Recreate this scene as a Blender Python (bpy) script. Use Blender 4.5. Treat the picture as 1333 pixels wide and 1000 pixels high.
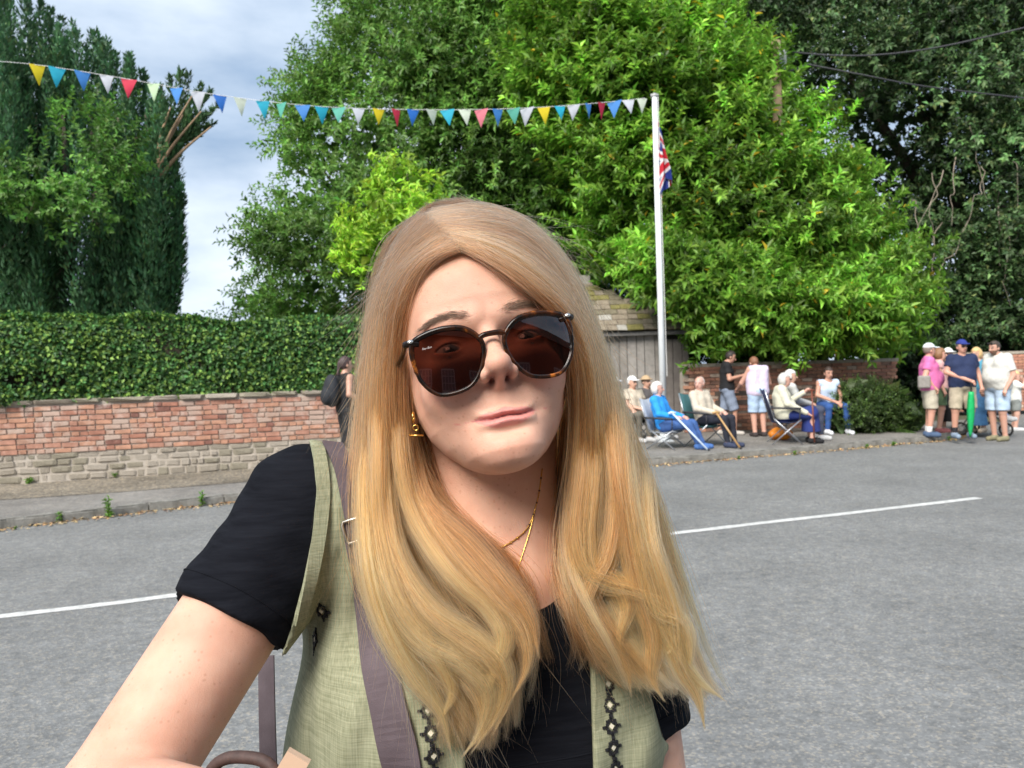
import bpy, bmesh, math, random
import numpy as np
from mathutils import Matrix, Vector, Euler
for o in list(bpy.data.objects):
    bpy.data.objects.remove(o)
SKIP = globals().get('SKIP', set())       # sections to leave out in quick tests; empty here
random.seed(7)
RNG = np.random.default_rng(7)
SC = bpy.context.scene
COL = SC.collection

# ---------------------------------------------------------------- camera
FPX, CX, CY, CAM_H = 1000.0, 666.5, 500.0, 1.5        # focal length and centre in photograph pixels
PITCH, ROLL = math.radians(1.03), math.radians(1.7)
FWD = np.array([0, math.cos(PITCH), -math.sin(PITCH)])
UP0 = np.array([0, math.sin(PITCH), math.cos(PITCH)])
RT0 = np.array([1.0, 0, 0])
RIGHT = math.cos(ROLL) * RT0 - math.sin(ROLL) * UP0
UPV = math.sin(ROLL) * RT0 + math.cos(ROLL) * UP0
CAMPOS = np.array([0, 0, CAM_H])
cam_d = bpy.data.cameras.new('camera')
cam = bpy.data.objects.new('camera', cam_d)
COL.objects.link(cam)
m = Matrix.Identity(4)
for i in range(3):
    m[i][0], m[i][1], m[i][2], m[i][3] = RIGHT[i], UPV[i], -FWD[i], CAMPOS[i]
cam.matrix_world = m
cam_d.sensor_width = 36.0
cam_d.lens = 36.0 * FPX / 1333.0
cam_d.clip_start, cam_d.clip_end = 0.02, 3000
cam_d.dof.use_dof = True
cam_d.dof.focus_distance = 0.60
cam_d.dof.aperture_fstop = 20.0
SC.camera = cam

# ---------------------------------------------------------------- sky, sun, exposure
SUN_EL, SUN_AZ = math.radians(43), math.radians(208)      # azimuth clockwise from +Y: behind the camera, to the left
world = bpy.data.worlds.new('World')
SC.world = world
world.use_nodes = True
nt = world.node_tree
nt.nodes.clear()
def N(tree, t, **kw):
    n = tree.nodes.new(t)
    for k, v in kw.items():
        setattr(n, k, v)
    return n
w_out = N(nt, 'ShaderNodeOutputWorld')
w_bg = N(nt, 'ShaderNodeBackground')
w_sky = N(nt, 'ShaderNodeTexSky', sky_type='NISHITA', sun_disc=False)
w_sky.sun_elevation, w_sky.sun_rotation = SUN_EL, SUN_AZ
w_sky.air_density, w_sky.dust_density = 1.0, 2.0
w_tc = N(nt, 'ShaderNodeTexCoord')
w_map = N(nt, 'ShaderNodeMapping')
w_map.inputs['Scale'].default_value = (1, 1, 2.6)
w_n1 = N(nt, 'ShaderNodeTexNoise'); w_n1.inputs['Scale'].default_value = 2.3; w_n1.inputs['Detail'].default_value = 7; w_n1.inputs['Roughness'].default_value = 0.52
w_n2 = N(nt, 'ShaderNodeTexNoise'); w_n2.inputs['Scale'].default_value = 1.3; w_n2.inputs['Detail'].default_value = 5
w_r1 = N(nt, 'ShaderNodeValToRGB')      # cloud tone
w_r1.color_ramp.elements[0].position, w_r1.color_ramp.elements[0].color = 0.36, (1.25, 1.8, 2.6, 1)
w_r1.color_ramp.elements[1].position, w_r1.color_ramp.elements[1].color = 0.62, (3.45, 3.85, 4.35, 1)
w_r2 = N(nt, 'ShaderNodeValToRGB')      # cloud cover
w_r2.color_ramp.elements[0].position, w_r2.color_ramp.elements[0].color = 0.28, (0.72,) * 3 + (1,)
w_r2.color_ramp.elements[1].position, w_r2.color_ramp.elements[1].color = 0.5, (1, 1, 1, 1)
w_mix = N(nt, 'ShaderNodeMix', data_type='RGBA')
L = nt.links.new
L(w_tc.outputs['Generated'], w_map.inputs['Vector'])
L(w_map.outputs[0], w_n1.inputs['Vector']); L(w_map.outputs[0], w_n2.inputs['Vector'])
L(w_n1.outputs['Fac'], w_r1.inputs['Fac']); L(w_n2.outputs['Fac'], w_r2.inputs['Fac'])
L(w_r2.outputs['Color'], w_mix.inputs['Factor'])
L(w_sky.outputs['Color'], w_mix.inputs['A']); L(w_r1.outputs['Color'], w_mix.inputs['B'])
L(w_mix.outputs['Result'], w_bg.inputs['Color'])
w_bg.inputs['Strength'].default_value = 0.11
L(w_bg.outputs[0], w_out.inputs['Surface'])
sun_d = bpy.data.lights.new('sun', 'SUN')
sun_d.energy, sun_d.angle, sun_d.color = 2.5, math.radians(30), (1.0, 0.95, 0.88)
sun = bpy.data.objects.new('sun', sun_d)
COL.objects.link(sun)
sd = Vector((math.sin(SUN_AZ) * math.cos(SUN_EL), math.cos(SUN_AZ) * math.cos(SUN_EL), math.sin(SUN_EL)))
sun.rotation_euler = (-sd).to_track_quat('-Z', 'Y').to_euler()
sun.location = (-3, -4, 12)
SC.view_settings.view_transform = 'Standard'
SC.view_settings.look = 'None'
SC.view_settings.gamma = 1.0
SC.view_settings.use_curve_mapping = False
SC.view_settings.exposure = 1.34
SC.render.engine = 'CYCLES'
SC.cycles.use_denoising = True
SC.cycles.max_bounces = 8
SC.cycles.transparent_max_bounces = 16

# ---------------------------------------------------------------- pixel -> place
def c2w(p):
    """camera-frame points (right, up, depth) -> world"""
    p = np.asarray(p, float)
    return CAMPOS + p[..., 0:1] * RIGHT + p[..., 1:2] * UPV + p[..., 2:3] * FWD
def px_c(px, py, d):
    return np.array([(px - CX) / FPX * d, (CY - py) / FPX * d, d])
def W(px, py, d):
    return c2w(px_c(px, py, d))
def G(px, py, z=0.0):
    """where the ray through a pixel meets the level z"""
    r = W(px, py, 1.0) - CAMPOS
    return CAMPOS + r * ((z - CAM_H) / r[2])
def DY(px, py, y):
    """where the ray through a pixel meets the vertical plane at world y"""
    r = W(px, py, 1.0) - CAMPOS
    return CAMPOS + r * (y / r[1])

# ---------------------------------------------------------------- object helpers
def mesh_obj(name, verts, faces, mat=None, parent=None, smooth=False, col=None, loc=None):
    me = bpy.data.meshes.new(name)
    verts = np.asarray(verts, float)
    if loc is not None:
        verts = verts - np.asarray(loc)
    if isinstance(faces, np.ndarray):
        k = faces.shape[1]
        me.vertices.add(len(verts)); me.vertices.foreach_set('co', verts.ravel())
        me.loops.add(faces.size); me.loops.foreach_set('vertex_index', faces.ravel().astype(np.int32))
        me.polygons.add(len(faces)); me.polygons.foreach_set('loop_start', np.arange(0, faces.size, k, dtype=np.int32))
        me.update(calc_edges=True); me.validate()
    else:
        me.from_pydata([tuple(v) for v in verts], [], faces)
    if smooth:
        me.polygons.foreach_set('use_smooth', np.ones(len(me.polygons), bool))
    if col is not None:
        a = me.color_attributes.new('Col', 'FLOAT_COLOR', 'POINT')
        c = np.ones((len(verts), 4)); c[:, :3] = col
        a.data.foreach_set('color', c.ravel())
    ob = bpy.data.objects.new(name, me)
    COL.objects.link(ob)
    if mat is not None:
        me.materials.append(mat)
    if parent is not None:
        ob.parent = parent
    elif loc is not None:
        ob.location = loc
    return ob
def tag(o, label=None, cat=None, group=None, kind=None):
    if label: o['label'] = label
    if cat: o['category'] = cat
    if group: o['group'] = group
    if kind: o['kind'] = kind
    return o
def empty(name, loc, label, cat, group=None, rz=0.0):
    o = bpy.data.objects.new(name, None)
    o.location = tuple(loc); o.rotation_euler = (0, 0, rz)
    o.empty_display_size = 0.1
    COL.objects.link(o)
    return tag(o, label, cat, group)
class MB:
    """collects simple solids into one mesh"""
    def __init__(s): s.v = []; s.f = []
    def add(s, v, f):
        n = len(s.v); s.v += [tuple(p) for p in v]; s.f += [tuple(i + n for i in q) for q in f]
    def box(s, c, size, R=None):
        h = np.asarray(size) / 2
        v = np.array([[x, y, z] for x in (-1, 1) for y in (-1, 1) for z in (-1, 1)]) * h
        if R is not None: v = v @ np.asarray(R).T
        s.add(v + np.asarray(c), [(0, 1, 3, 2), (4, 6, 7, 5), (0, 4, 5, 1), (2, 3, 7, 6), (0, 2, 6, 4), (1, 5, 7, 3)])
    def tube(s, pts, r, n=8, closed=False):
        v, f = tube_geo(pts, r, n, closed); s.add(v, f)
    def build(s, name, mat, parent=None, smooth=False, loc=None):
        return mesh_obj(name, s.v, s.f, mat, parent, smooth, loc=loc)
def tube_geo(pts, r, n=8, closed=False):
    pts = np.asarray(pts, float); m_ = len(pts)
    r = np.broadcast_to(np.asarray(r, float), (m_,))
    if closed: tan = np.roll(pts, -1, 0) - np.roll(pts, 1, 0)
    else: tan = np.gradient(pts, axis=0)
    tan /= np.linalg.norm(tan, axis=1, keepdims=True) + 1e-12
    a = np.array([0, 0, 1.0]) if abs(tan[0][2]) < 0.9 else np.array([1.0, 0, 0])
    nrm = np.cross(tan[0], a); nrm /= np.linalg.norm(nrm)
    v = []
    for i in range(m_):
        nrm = nrm - tan[i] * np.dot(nrm, tan[i]); nrm /= np.linalg.norm(nrm) + 1e-12
        b = np.cross(tan[i], nrm)
        for k in range(n):
            t = 2 * math.pi * k / n
            v.append(pts[i] + r[i] * (math.cos(t) * nrm + math.sin(t) * b))
    f = []
    for i in range(m_ if closed else m_ - 1):
        j = (i + 1) % m_
        for k in range(n):
            k2 = (k + 1) % n
            f.append((i * n + k, i * n + k2, j * n + k2, j * n + k))
    if not closed:
        f.append(tuple(range(n - 1, -1, -1))); f.append(tuple((m_ - 1) * n + k for k in range(n)))
    return v, f
def catmull(P, n):
    """smooth curve through the points P, n samples evenly by parameter"""
    P = np.asarray(P, float); k = len(P)
    Q = np.vstack([2 * P[0] - P[1], P, 2 * P[-1] - P[-2]])
    t = np.linspace(0, k - 1, n); i = np.minimum(t.astype(int), k - 2); u = (t - i)[:, None]
    a, b, c, d = Q[i], Q[i + 1], Q[i + 2], Q[i + 3]
    return 0.5 * (2 * b + (c - a) * u + (2 * a - 5 * b + 4 * c - d) * u ** 2 + (3 * b - a - 3 * c + d) * u ** 3)
def rotz(a):
    c, s = math.cos(a), math.sin(a)
    return np.array([[c, -s, 0], [s, c, 0], [0, 0, 1.0]])

# ---------------------------------------------------------------- materials
MATS = {}
def mat(name, color=(0.5, 0.5, 0.5), rough=0.6, metal=0.0, var=0.0, vscale=20.0, color2=None, bump=0.0, bscale=60.0, spec=0.5, attr=False, trans=0.0, sub=0.0, detail=6.0):
    """procedural surface: colour varied by noise, optional fine bump, optional colour attribute"""
    if name in MATS: return MATS[name]
    mt = bpy.data.materials.new(name); mt.use_nodes = True
    t = mt.node_tree; b = t.nodes['Principled BSDF']; out = t.nodes['Material Output']
    b.inputs['Roughness'].default_value = rough; b.inputs['Metallic'].default_value = metal
    b.inputs['Specular IOR Level'].default_value = spec
    c1 = tuple(color) + (1,)
    tc = N(t, 'ShaderNodeTexCoord')
    src = None
    if attr:
        at = N(t, 'ShaderNodeVertexColor'); at.layer_name = 'Col'; src = at.outputs['Color']
    if var > 0 or color2 is not None:
        nz = N(t, 'ShaderNodeTexNoise'); nz.inputs['Scale'].default_value = vscale; nz.inputs['Detail'].default_value = detail
        nz.inputs['Roughness'].default_value = 0.65
        t.links.new(tc.outputs['Object'], nz.inputs['Vector'])
        rp = N(t, 'ShaderNodeValToRGB')
        rp.color_ramp.elements[0].position, rp.color_ramp.elements[1].position = 0.3, 0.7
        if attr:
            rp.color_ramp.elements[0].color = (1 - var,) * 3 + (1,); rp.color_ramp.elements[1].color = (1 + var,) * 3 + (1,)
            mx = N(t, 'ShaderNodeMix', data_type='RGBA', blend_type='MULTIPLY'); mx.inputs['Factor'].default_value = 1
            t.links.new(src, mx.inputs['A']); t.links.new(rp.outputs['Color'], mx.inputs['B']); src = mx.outputs['Result']
        else:
            c2 = tuple(color2) if color2 is not None else tuple(min(1, x * (1 + var)) for x in color)
            c0 = tuple(color) if color2 is not None else tuple(x * (1 - var) for x in color)
            rp.color_ramp.elements[0].color = c0 + (1,); rp.color_ramp.elements[1].color = c2 + (1,)
            src = rp.outputs['Color']
        t.links.new(nz.outputs['Fac'], rp.inputs['Fac'])
    if src is not None: t.links.new(src, b.inputs['Base Color'])
    else: b.inputs['Base Color'].default_value = c1
    if bump > 0:
        n2 = N(t, 'ShaderNodeTexNoise'); n2.inputs['Scale'].default_value = bscale; n2.inputs['Detail'].default_value = 5
        bp = N(t, 'ShaderNodeBump'); bp.inputs['Strength'].default_value = bump; bp.inputs['Distance'].default_value = 0.01
        t.links.new(tc.outputs['Object'], n2.inputs['Vector']); t.links.new(n2.outputs['Fac'], bp.inputs['Height'])
        t.links.new(bp.outputs['Normal'], b.inputs['Normal'])
    if sub > 0:
        b.inputs['Subsurface Weight'].default_value = sub; b.inputs['Subsurface Scale'].default_value = 0.004
        b.inputs['Subsurface Radius'].default_value = (1.0, 0.35, 0.2)
    if trans > 0:
        tr = N(t, 'ShaderNodeBsdfTranslucent'); ms = N(t, 'ShaderNodeMixShader'); ms.inputs['Fac'].default_value = trans
        if src is not None: t.links.new(src, tr.inputs['Color'])
        else: tr.inputs['Color'].default_value = c1
        t.links.new(b.outputs[0], ms.inputs[1]); t.links.new(tr.outputs[0], ms.inputs[2]); t.links.new(ms.outputs[0], out.inputs['Surface'])
    MATS[name] = mt
    return mt

# ---------------------------------------------------------------- distance-field modelling
def smin(a, b, k):
    h = np.clip(0.5 + 0.5 * (b - a) / k, 0, 1)
    return b + (a - b) * h - k * h * (1 - h)
def smax(a, b, k):
    return -smin(-a, -b, k)
def cone(p, a, b, ra, rb):
    a = np.asarray(a, float); ab = np.asarray(b, float) - a
    t = np.clip(((p - a) @ ab) / max(ab @ ab, 1e-9), 0, 1)
    return np.linalg.norm(p - a - t[:, None] * ab, axis=1) - (ra + (rb - ra) * t)
def ellip(p, c, r, R=None):
    q = p - np.asarray(c, float)
    if R is not None: q = q @ np.asarray(R)
    r = np.asarray(r, float)
    k0 = np.linalg.norm(q / r, axis=1); k1 = np.linalg.norm(q / (r * r), axis=1)
    return k0 * (k0 - 1) / (k1 + 1e-9)
def axis_steps(lo, hi, h, fine=None, hf=None):
    """grid coordinates from lo to hi in steps h, finer steps hf inside the span fine"""
    if fine is None: return np.arange(lo, hi + h, h)
    a = np.arange(lo, fine[0], h); b = np.arange(fine[0], fine[1], hf); c = np.arange(fine[1], hi + h, h)
    return np.concatenate([a, b, c])
def mesh_field(f, xs, ys, zs, B=6, cull=1.6):
    """surface of f = 0 on a rectilinear grid (naive surface nets), only evaluated close to the surface"""
    def pad(a):
        n = (-(len(a) - 1)) % B
        if n == 0: return a
        return np.concatenate([a, a[-1] + (a[-1] - a[-2]) * np.arange(1, n + 1)])
    xs, ys, zs = pad(xs), pad(ys), pad(zs)
    nx, ny, nz = len(xs), len(ys), len(zs)
    F = np.ones((nx, ny, nz), np.float32)
    def blocks(a): return 0.5 * (a[:-1:B] + a[B::B]), 0.5 * (a[B::B] - a[:-1:B])
    bx, hx = blocks(xs); by, hy = blocks(ys); bz, hz = blocks(zs)
    g = np.stack(np.meshgrid(bx, by, bz, indexing='ij'), -1).reshape(-1, 3)
    hh = np.stack(np.meshgrid(hx, hy, hz, indexing='ij'), -1).reshape(-1, 3)
    d = f(g); near = np.abs(d) < np.linalg.norm(hh, axis=1) * cull
    ids = np.stack(np.unravel_index(np.arange(len(g)), (len(bx), len(by), len(bz))), -1)
    neg = ids[(~near) & (d < 0)]
    for i, j, k in neg: F[i * B:i * B + B + 1, j * B:j * B + B + 1, k * B:k * B + B + 1] = -1
    act = ids[near]
    if len(act) == 0: return np.zeros((0, 3)), np.zeros((0, 4), int)
    o = np.stack(np.meshgrid(*[np.arange(B + 1)] * 3, indexing='ij'), -1).reshape(-1, 3)
    for s in range(0, len(act), 1200):
        ii = (act[s:s + 1200, None, :] * B + o[None]).reshape(-1, 3)
        lin = np.unique(np.ravel_multi_index(ii.T, (nx, ny, nz)))
        i, j, k = np.unravel_index(lin, (nx, ny, nz))
        F.ravel()[lin] = f(np.stack([xs[i], ys[j], zs[k]], -1))
    S = F < 0
    cnt = np.zeros((nx - 1, ny - 1, nz - 1), np.int8)
    for a in (0, 1):
        for b in (0, 1):
            for c in (0, 1):
                cnt += S[a:nx - 1 + a, b:ny - 1 + b, c:nz - 1 + c]
    cells = np.argwhere((cnt > 0) & (cnt < 8))
    if len(cells) == 0: return np.zeros((0, 3)), np.zeros((0, 4), int)
    idx = -np.ones((nx - 1, ny - 1, nz - 1), np.int64); idx[tuple(cells.T)] = np.arange(len(cells))
    acc = np.zeros((len(cells), 3)); n = np.zeros(len(cells))
    corners = [(a, b, c) for a in (0, 1) for b in (0, 1) for c in (0, 1)]
    X = (xs, ys, zs)
    for A in corners:
        for ax in range(3):
            if A[ax]: continue
            Bc = list(A); Bc[ax] = 1
            ia = cells + np.array(A); ib = cells + np.array(Bc)
            fa = F[tuple(ia.T)]; fb = F[tuple(ib.T)]
            c = (fa < 0) != (fb < 0)
            t = np.where(c, fa / np.where(c, fa - fb, 1), 0)
            pa = np.stack([X[q][ia[:, q]] for q in range(3)], -1); pb = np.stack([X[q][ib[:, q]] for q in range(3)], -1)
            acc += np.where(c[:, None], pa + t[:, None] * (pb - pa), 0); n += c
    V = acc / n[:, None]
    Q = []
    for ax in range(3):
        u, v = (ax + 1) % 3, (ax + 2) % 3
        sl0 = [slice(None)] * 3; sl1 = [slice(None)] * 3
        sl0[ax] = slice(0, -1); sl1[ax] = slice(1, None)
        a, b = S[tuple(sl0)], S[tuple(sl1)]
        for flip, cond in ((False, a & ~b), (True, ~a & b)):
            e = np.argwhere(cond)
            e = e[(e[:, u] > 0) & (e[:, v] > 0) & (e[:, u] < idx.shape[u]) & (e[:, v] < idx.shape[v])]
            if len(e) == 0: continue
            du = np.zeros(3, int); du[u] = 1; dv = np.zeros(3, int); dv[v] = 1
            q = np.stack([idx[tuple((e - du - dv).T)], idx[tuple((e - dv).T)], idx[tuple(e.T)], idx[tuple((e - du).T)]], -1)
            Q.append(q[:, ::-1] if flip else q)
    Q = np.concatenate(Q); Q = Q[(Q >= 0).all(1)]
    return V, Q
def grad(f, p, e=5e-4):
    p = np.atleast_2d(p); g = np.zeros_like(p)
    for i in range(3):
        q = p.copy(); q[:, i] += e; r = p.copy(); r[:, i] -= e
        g[:, i] = f(q) - f(r)
    return g / (np.linalg.norm(g, axis=1, keepdims=True) + 1e-12)
# ================================================================ SETTING
def voronoi_asphalt(name, base, chip=95.0, spread=0.5, patch=0.18, bumps=0.35):
    mt = bpy.data.materials.new(name); mt.use_nodes = True
    t = mt.node_tree; b = t.nodes['Principled BSDF']; lk = t.links.new
    b.inputs['Roughness'].default_value = 0.85; b.inputs['Specular IOR Level'].default_value = 0.35
    tc = N(t, 'ShaderNodeTexCoord')
    vo = N(t, 'ShaderNodeTexVoronoi'); vo.inputs['Scale'].default_value = chip
    bw = N(t, 'ShaderNodeSeparateColor')
    r1 = N(t, 'ShaderNodeValToRGB')
    e = r1.color_ramp.elements
    e[0].position, e[0].color = 0.0, tuple(x * (1 - spread) for x in base) + (1,)
    e[1].position, e[1].color = 1.0, tuple(x * (1 + 1.5 * spread) for x in base) + (1,)
    k = r1.color_ramp.elements.new(0.75); k.color = tuple(x * 1.05 for x in base) + (1,)
    k = r1.color_ramp.elements.new(0.95); k.color = (base[0] * 1.5, base[1] * 1.35, base[2] * 1.15, 1)
    n1 = N(t, 'ShaderNodeTexNoise'); n1.inputs['Scale'].default_value = 0.9; n1.inputs['Detail'].default_value = 8; n1.inputs['Roughness'].default_value = 0.7
    r2 = N(t, 'ShaderNodeValToRGB')
    r2.color_ramp.elements[0].position, r2.color_ramp.elements[0].color = 0.3, (1 - patch,) * 3 + (1,)
    r2.color_ramp.elements[1].position, r2.color_ramp.elements[1].color = 0.7, (1 + patch,) * 3 + (1,)
    mx = N(t, 'ShaderNodeMix', data_type='RGBA', blend_type='MULTIPLY'); mx.inputs['Factor'].default_value = 1
    n3 = N(t, 'ShaderNodeTexNoise'); n3.inputs['Scale'].default_value = 14; n3.inputs['Detail'].default_value = 6
    r3 = N(t, 'ShaderNodeValToRGB')
    r3.color_ramp.elements[0].position, r3.color_ramp.elements[0].color = 0.3, (0.82,) * 3 + (1,)
    r3.color_ramp.elements[1].position, r3.color_ramp.elements[1].color = 0.7, (1.15,) * 3 + (1,)
    mx2 = N(t, 'ShaderNodeMix', data_type='RGBA', blend_type='MULTIPLY'); mx2.inputs['Factor'].default_value = 1
    bp = N(t, 'ShaderNodeBump'); bp.inputs['Strength'].default_value = bumps; bp.inputs['Distance'].default_value = 0.006
    for n_ in (vo, n1, n3): lk(tc.outputs['Object'], n_.inputs['Vector'])
    lk(vo.outputs['Color'], bw.inputs['Color']); lk(bw.outputs[0], r1.inputs['Fac'])
    lk(n1.outputs['Fac'], r2.inputs['Fac']); lk(n3.outputs['Fac'], r3.inputs['Fac'])
    lk(r1.outputs['Color'], mx.inputs['A']); lk(r2.outputs['Color'], mx.inputs['B'])
    lk(mx.outputs['Result'], mx2.inputs['A']); lk(r3.outputs['Color'], mx2.inputs['B'])
    lk(mx2.outputs['Result'], b.inputs['Base Color'])
    lk(vo.outputs['Distance'], bp.inputs['Height']); lk(bp.outputs['Normal'], b.inputs['Normal'])
    MATS[name] = mt
    return mt
M_ASPHALT = voronoi_asphalt('worn asphalt', (0.178, 0.182, 0.182), spread=0.26, patch=0.2)
M_PAVE = voronoi_asphalt('old tarmac footway', (0.20, 0.192, 0.18), chip=120, spread=0.3, patch=0.25)
M_GRAVEL = voronoi_asphalt('dusty gravel verge', (0.22, 0.195, 0.155), chip=45, spread=0.6, patch=0.4, bumps=0.8)
M_EARTH = mat('earth', (0.10, 0.085, 0.055), 0.95, color2=(0.06, 0.085, 0.03), vscale=1.5, bump=0.5, bscale=12)
M_KERB = mat('kerb stone', (0.12, 0.115, 0.10), 0.9, color2=(0.27, 0.26, 0.235), vscale=9, bump=0.6, bscale=40)
M_PAINT = mat('road paint', (0.36, 0.36, 0.35), 0.8, color2=(0.68, 0.68, 0.66), vscale=16, bump=0.3, bscale=90)

def sheet(name, pts, z, material):
    v = [(p[0], p[1], z) for p in pts]
    return mesh_obj(name, v, [tuple(range(len(v)))], material)
g = sheet('ground', [(-400, -300), (400, -300), (400, 700), (-400, 700)], 0.0, M_EARTH); g['kind'] = 'structure'
# kerb line, traced on the road surface
KP = np.array([G(x, y)[:2] for x, y in ((0, 690), (140, 673), (290, 656), (560, 630), (840, 607), (960, 597), (1080, 587), (1190, 577), (1236, 573))])
KP = np.vstack([KP[0] + (KP[0] - KP[2]) * 5, KP[0] + (KP[0] - KP[2]) * 1.5, KP, G(1262, 561)[:2], G(1268, 552)[:2]])
KC = catmull(np.c_[KP, np.zeros(len(KP))], 400)[:, :2]
far = [(60, 20.5), (60, -40), (-60, -40), (-60, KC[0][1] - 2)]
road = sheet('road', [tuple(p) for p in KC[::8]] + [(11.5, 17.6), (12.6, 24)] + far, 0.004, M_ASPHALT); road['kind'] = 'structure'
# the kerb as separate stones and the footway behind it
seg = np.linalg.norm(np.diff(KC, axis=0), axis=1); cum = np.r_[0, np.cumsum(seg)]
def kerb_at(s): return np.array([np.interp(s, cum, KC[:, 0]), np.interp(s, cum, KC[:, 1])])
WALL_A, WALL_B = G(0, 632, 0.1)[:2], G(430, 604, 0.1)[:2]
WDIR = (WALL_B - WALL_A) / np.linalg.norm(WALL_B - WALL_A)
WNRM = np.array([WDIR[1], -WDIR[0]])             # towards the road
WALL_L, WALL_R = WALL_A - WDIR * 9, WALL_B + WDIR * 1.6
RW_A, RW_B = DY(890, 500, 15.9)[:2], DY(1168, 500, 16.5)[:2]
back = [tuple(RW_B + np.array([0.4, 0.4])), tuple(RW_A + np.array([-0.1, 0.6])), tuple(WALL_R - WNRM * 0.5), tuple(WALL_L - WNRM * 0.5)]
inner = []
for s in np.linspace(0, cum[-1], 90):
    p, q = kerb_at(max(0, s - 0.05)), kerb_at(min(cum[-1], s + 0.05)); t_ = (q - p) / np.linalg.norm(q - p)
    inner.append(tuple(kerb_at(s) + np.array([-t_[1], t_[0]]) * 0.12))
pv = [(x, y, z) for z in (0.0, 0.096) for x, y in inner + back]
n_ = len(inner + back)
pave = mesh_obj('pavement', pv, [tuple(range(n_, 2 * n_))] + [(i, (i + 1) % n_, n_ + (i + 1) % n_, n_ + i) for i in range(n_)], M_PAVE)
pave['kind'] = 'structure'
kerb_meshes = []
for k in range(5):
    bm = bmesh.new(); bmesh.ops.create_cube(bm, size=1)
    bmesh.ops.scale(bm, vec=(1, 0.13, 0.14), verts=bm.verts)
    bmesh.ops.subdivide_edges(bm, edges=[e for e in bm.edges if abs((e.verts[0].co - e.verts[1].co).x) > 0.5], cuts=4)
    bmesh.ops.bevel(bm, geom=[e for e in bm.edges if all(v.co.z > 0.05 for v in e.verts)], offset=0.018, segments=2, affect='EDGES')
    for v in bm.verts: v.co += Vector((0, random.uniform(-1, 1) * 0.006, random.uniform(-1, 1) * 0.006))
    me = bpy.data.meshes.new('kerb_stone'); bm.to_mesh(me); bm.free(); me.materials.append(M_KERB); kerb_meshes.append(me)
s = 0.0
while s < cum[-1] - 0.3:
    ln = random.uniform(0.75, 1.05); a, b = kerb_at(s), kerb_at(min(s + ln, cum[-1]))
    d_ = b - a; L_ = np.linalg.norm(d_); nn = np.array([-d_[1], d_[0]]) / L_
    o = bpy.data.objects.new('kerb_stone', random.choice(kerb_meshes)); COL.objects.link(o)
    c = (a + b) / 2 + nn * 0.06
    o.location = (c[0], c[1], 0.035 + random.uniform(-0.006, 0.006)); o.rotation_euler = (0, 0, math.atan2(d_[1], d_[0])); o.scale = (L_ - 0.012, 1, 1)
    o.parent = pave
    s += ln
# dusty verge between footway and wall
vg = [tuple(WALL_L + WNRM * 0.9), tuple(G(0, 651, 0.1)[:2]), tuple(G(150, 641, 0.1)[:2]), tuple(G(300, 629, 0.1)[:2]), tuple(G(420, 618, 0.1)[:2]), tuple(WALL_R + WNRM * 0.3), tuple(WALL_R - WNRM * 0.1), tuple(WALL_L - WNRM * 0.1)]
v_ = sheet('verge', vg, 0.101, M_GRAVEL); v_['kind'] = 'structure'
# centre line: two painted dashes
def paint_line(pts, w, name):
    P = np.array([G(*p)[:2] for p in pts]); C_ = catmull(np.c_[P, np.zeros(len(P))], 24)[:, :2]
    t = np.gradient(C_, axis=0); t /= np.linalg.norm(t, axis=1, keepdims=True); n = np.c_[-t[:, 1], t[:, 0]]
    jit = RNG.normal(0, 0.004, (len(C_), 2))
    v = np.vstack([np.c_[C_ + n * (w / 2 + jit[:, :1]), np.full(len(C_), 0.008)], np.c_[C_ - n * (w / 2 + jit[:, 1:]), np.full(len(C_), 0.008)]])
    k = len(C_)
    o = mesh_obj(name, v, [(i, k + i, k + i + 1, i + 1) for i in range(k - 1)], M_PAINT); o['kind'] = 'structure'
    return o
paint_line([(-160, 825), (0, 804), (120, 790), (222, 777), (330, 763)], 0.10, 'road_marking')
paint_line([(720, 716), (865, 697), (1000, 681), (1140, 665), (1274, 649)], 0.10, 'road_marking')

# ---------------------------------------------------------------- leaves
def leaf_mesh(P, D, Nn, size, aspect=0.5, fold=0.25, droop=0.2):
    """folded four-point leaves: base P, direction D, upward side Nn, length size -> verts, tris"""
    D = D / (np.linalg.norm(D, axis=1, keepdims=True) + 1e-9)
    S = np.cross(D, Nn); S /= np.linalg.norm(S, axis=1, keepdims=True) + 1e-9
    U = np.cross(S, D)
    size = np.broadcast_to(size, (len(P),))[:, None]
    mid = P + D * size * 0.45
    v = np.stack([P, mid + S * size * aspect * 0.5 + U * size * fold * aspect, P + D * size - U * size * droop, mid - S * size * aspect * 0.5 + U * size * fold * aspect], 1).reshape(-1, 3)
    b = np.arange(len(P)) * 4
    f = np.stack([np.stack([b, b + 2, b + 1], -1), np.stack([b, b + 3, b + 2], -1)], 1).reshape(-1, 3)
    return v, f
def rand_dirs(n):
    d = RNG.normal(size=(n, 3)); return d / np.linalg.norm(d, axis=1, keepdims=True)
def tint(n, base, var=0.25, alt=None, p_alt=0.0):
    c = np.asarray(base)[None] * np.exp(RNG.normal(0, var, (n, 1))) * np.exp(RNG.normal(0, 0.08, (n, 3)))
    if alt is not None:
        m_ = RNG.random(n) < p_alt
        c[m_] = np.asarray(alt) * np.exp(RNG.normal(0, 0.2, (m_.sum(), 1)))
    return np.repeat(c, 4, 0)
M_LEAF = mat('leaf', rough=0.45, attr=True, trans=0.42, spec=0.4)
M_LEAF_DARK = mat('dark leaf', rough=0.5, attr=True, trans=0.25, spec=0.35)
M_BARK = mat('bark', (0.07, 0.055, 0.04), 0.95, color2=(0.16, 0.13, 0.10), vscale=14, bump=0.8, bscale=25)
M_TWIG = mat('dead twig', (0.26, 0.22, 0.17), 0.9, var=0.3, vscale=8)

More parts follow.
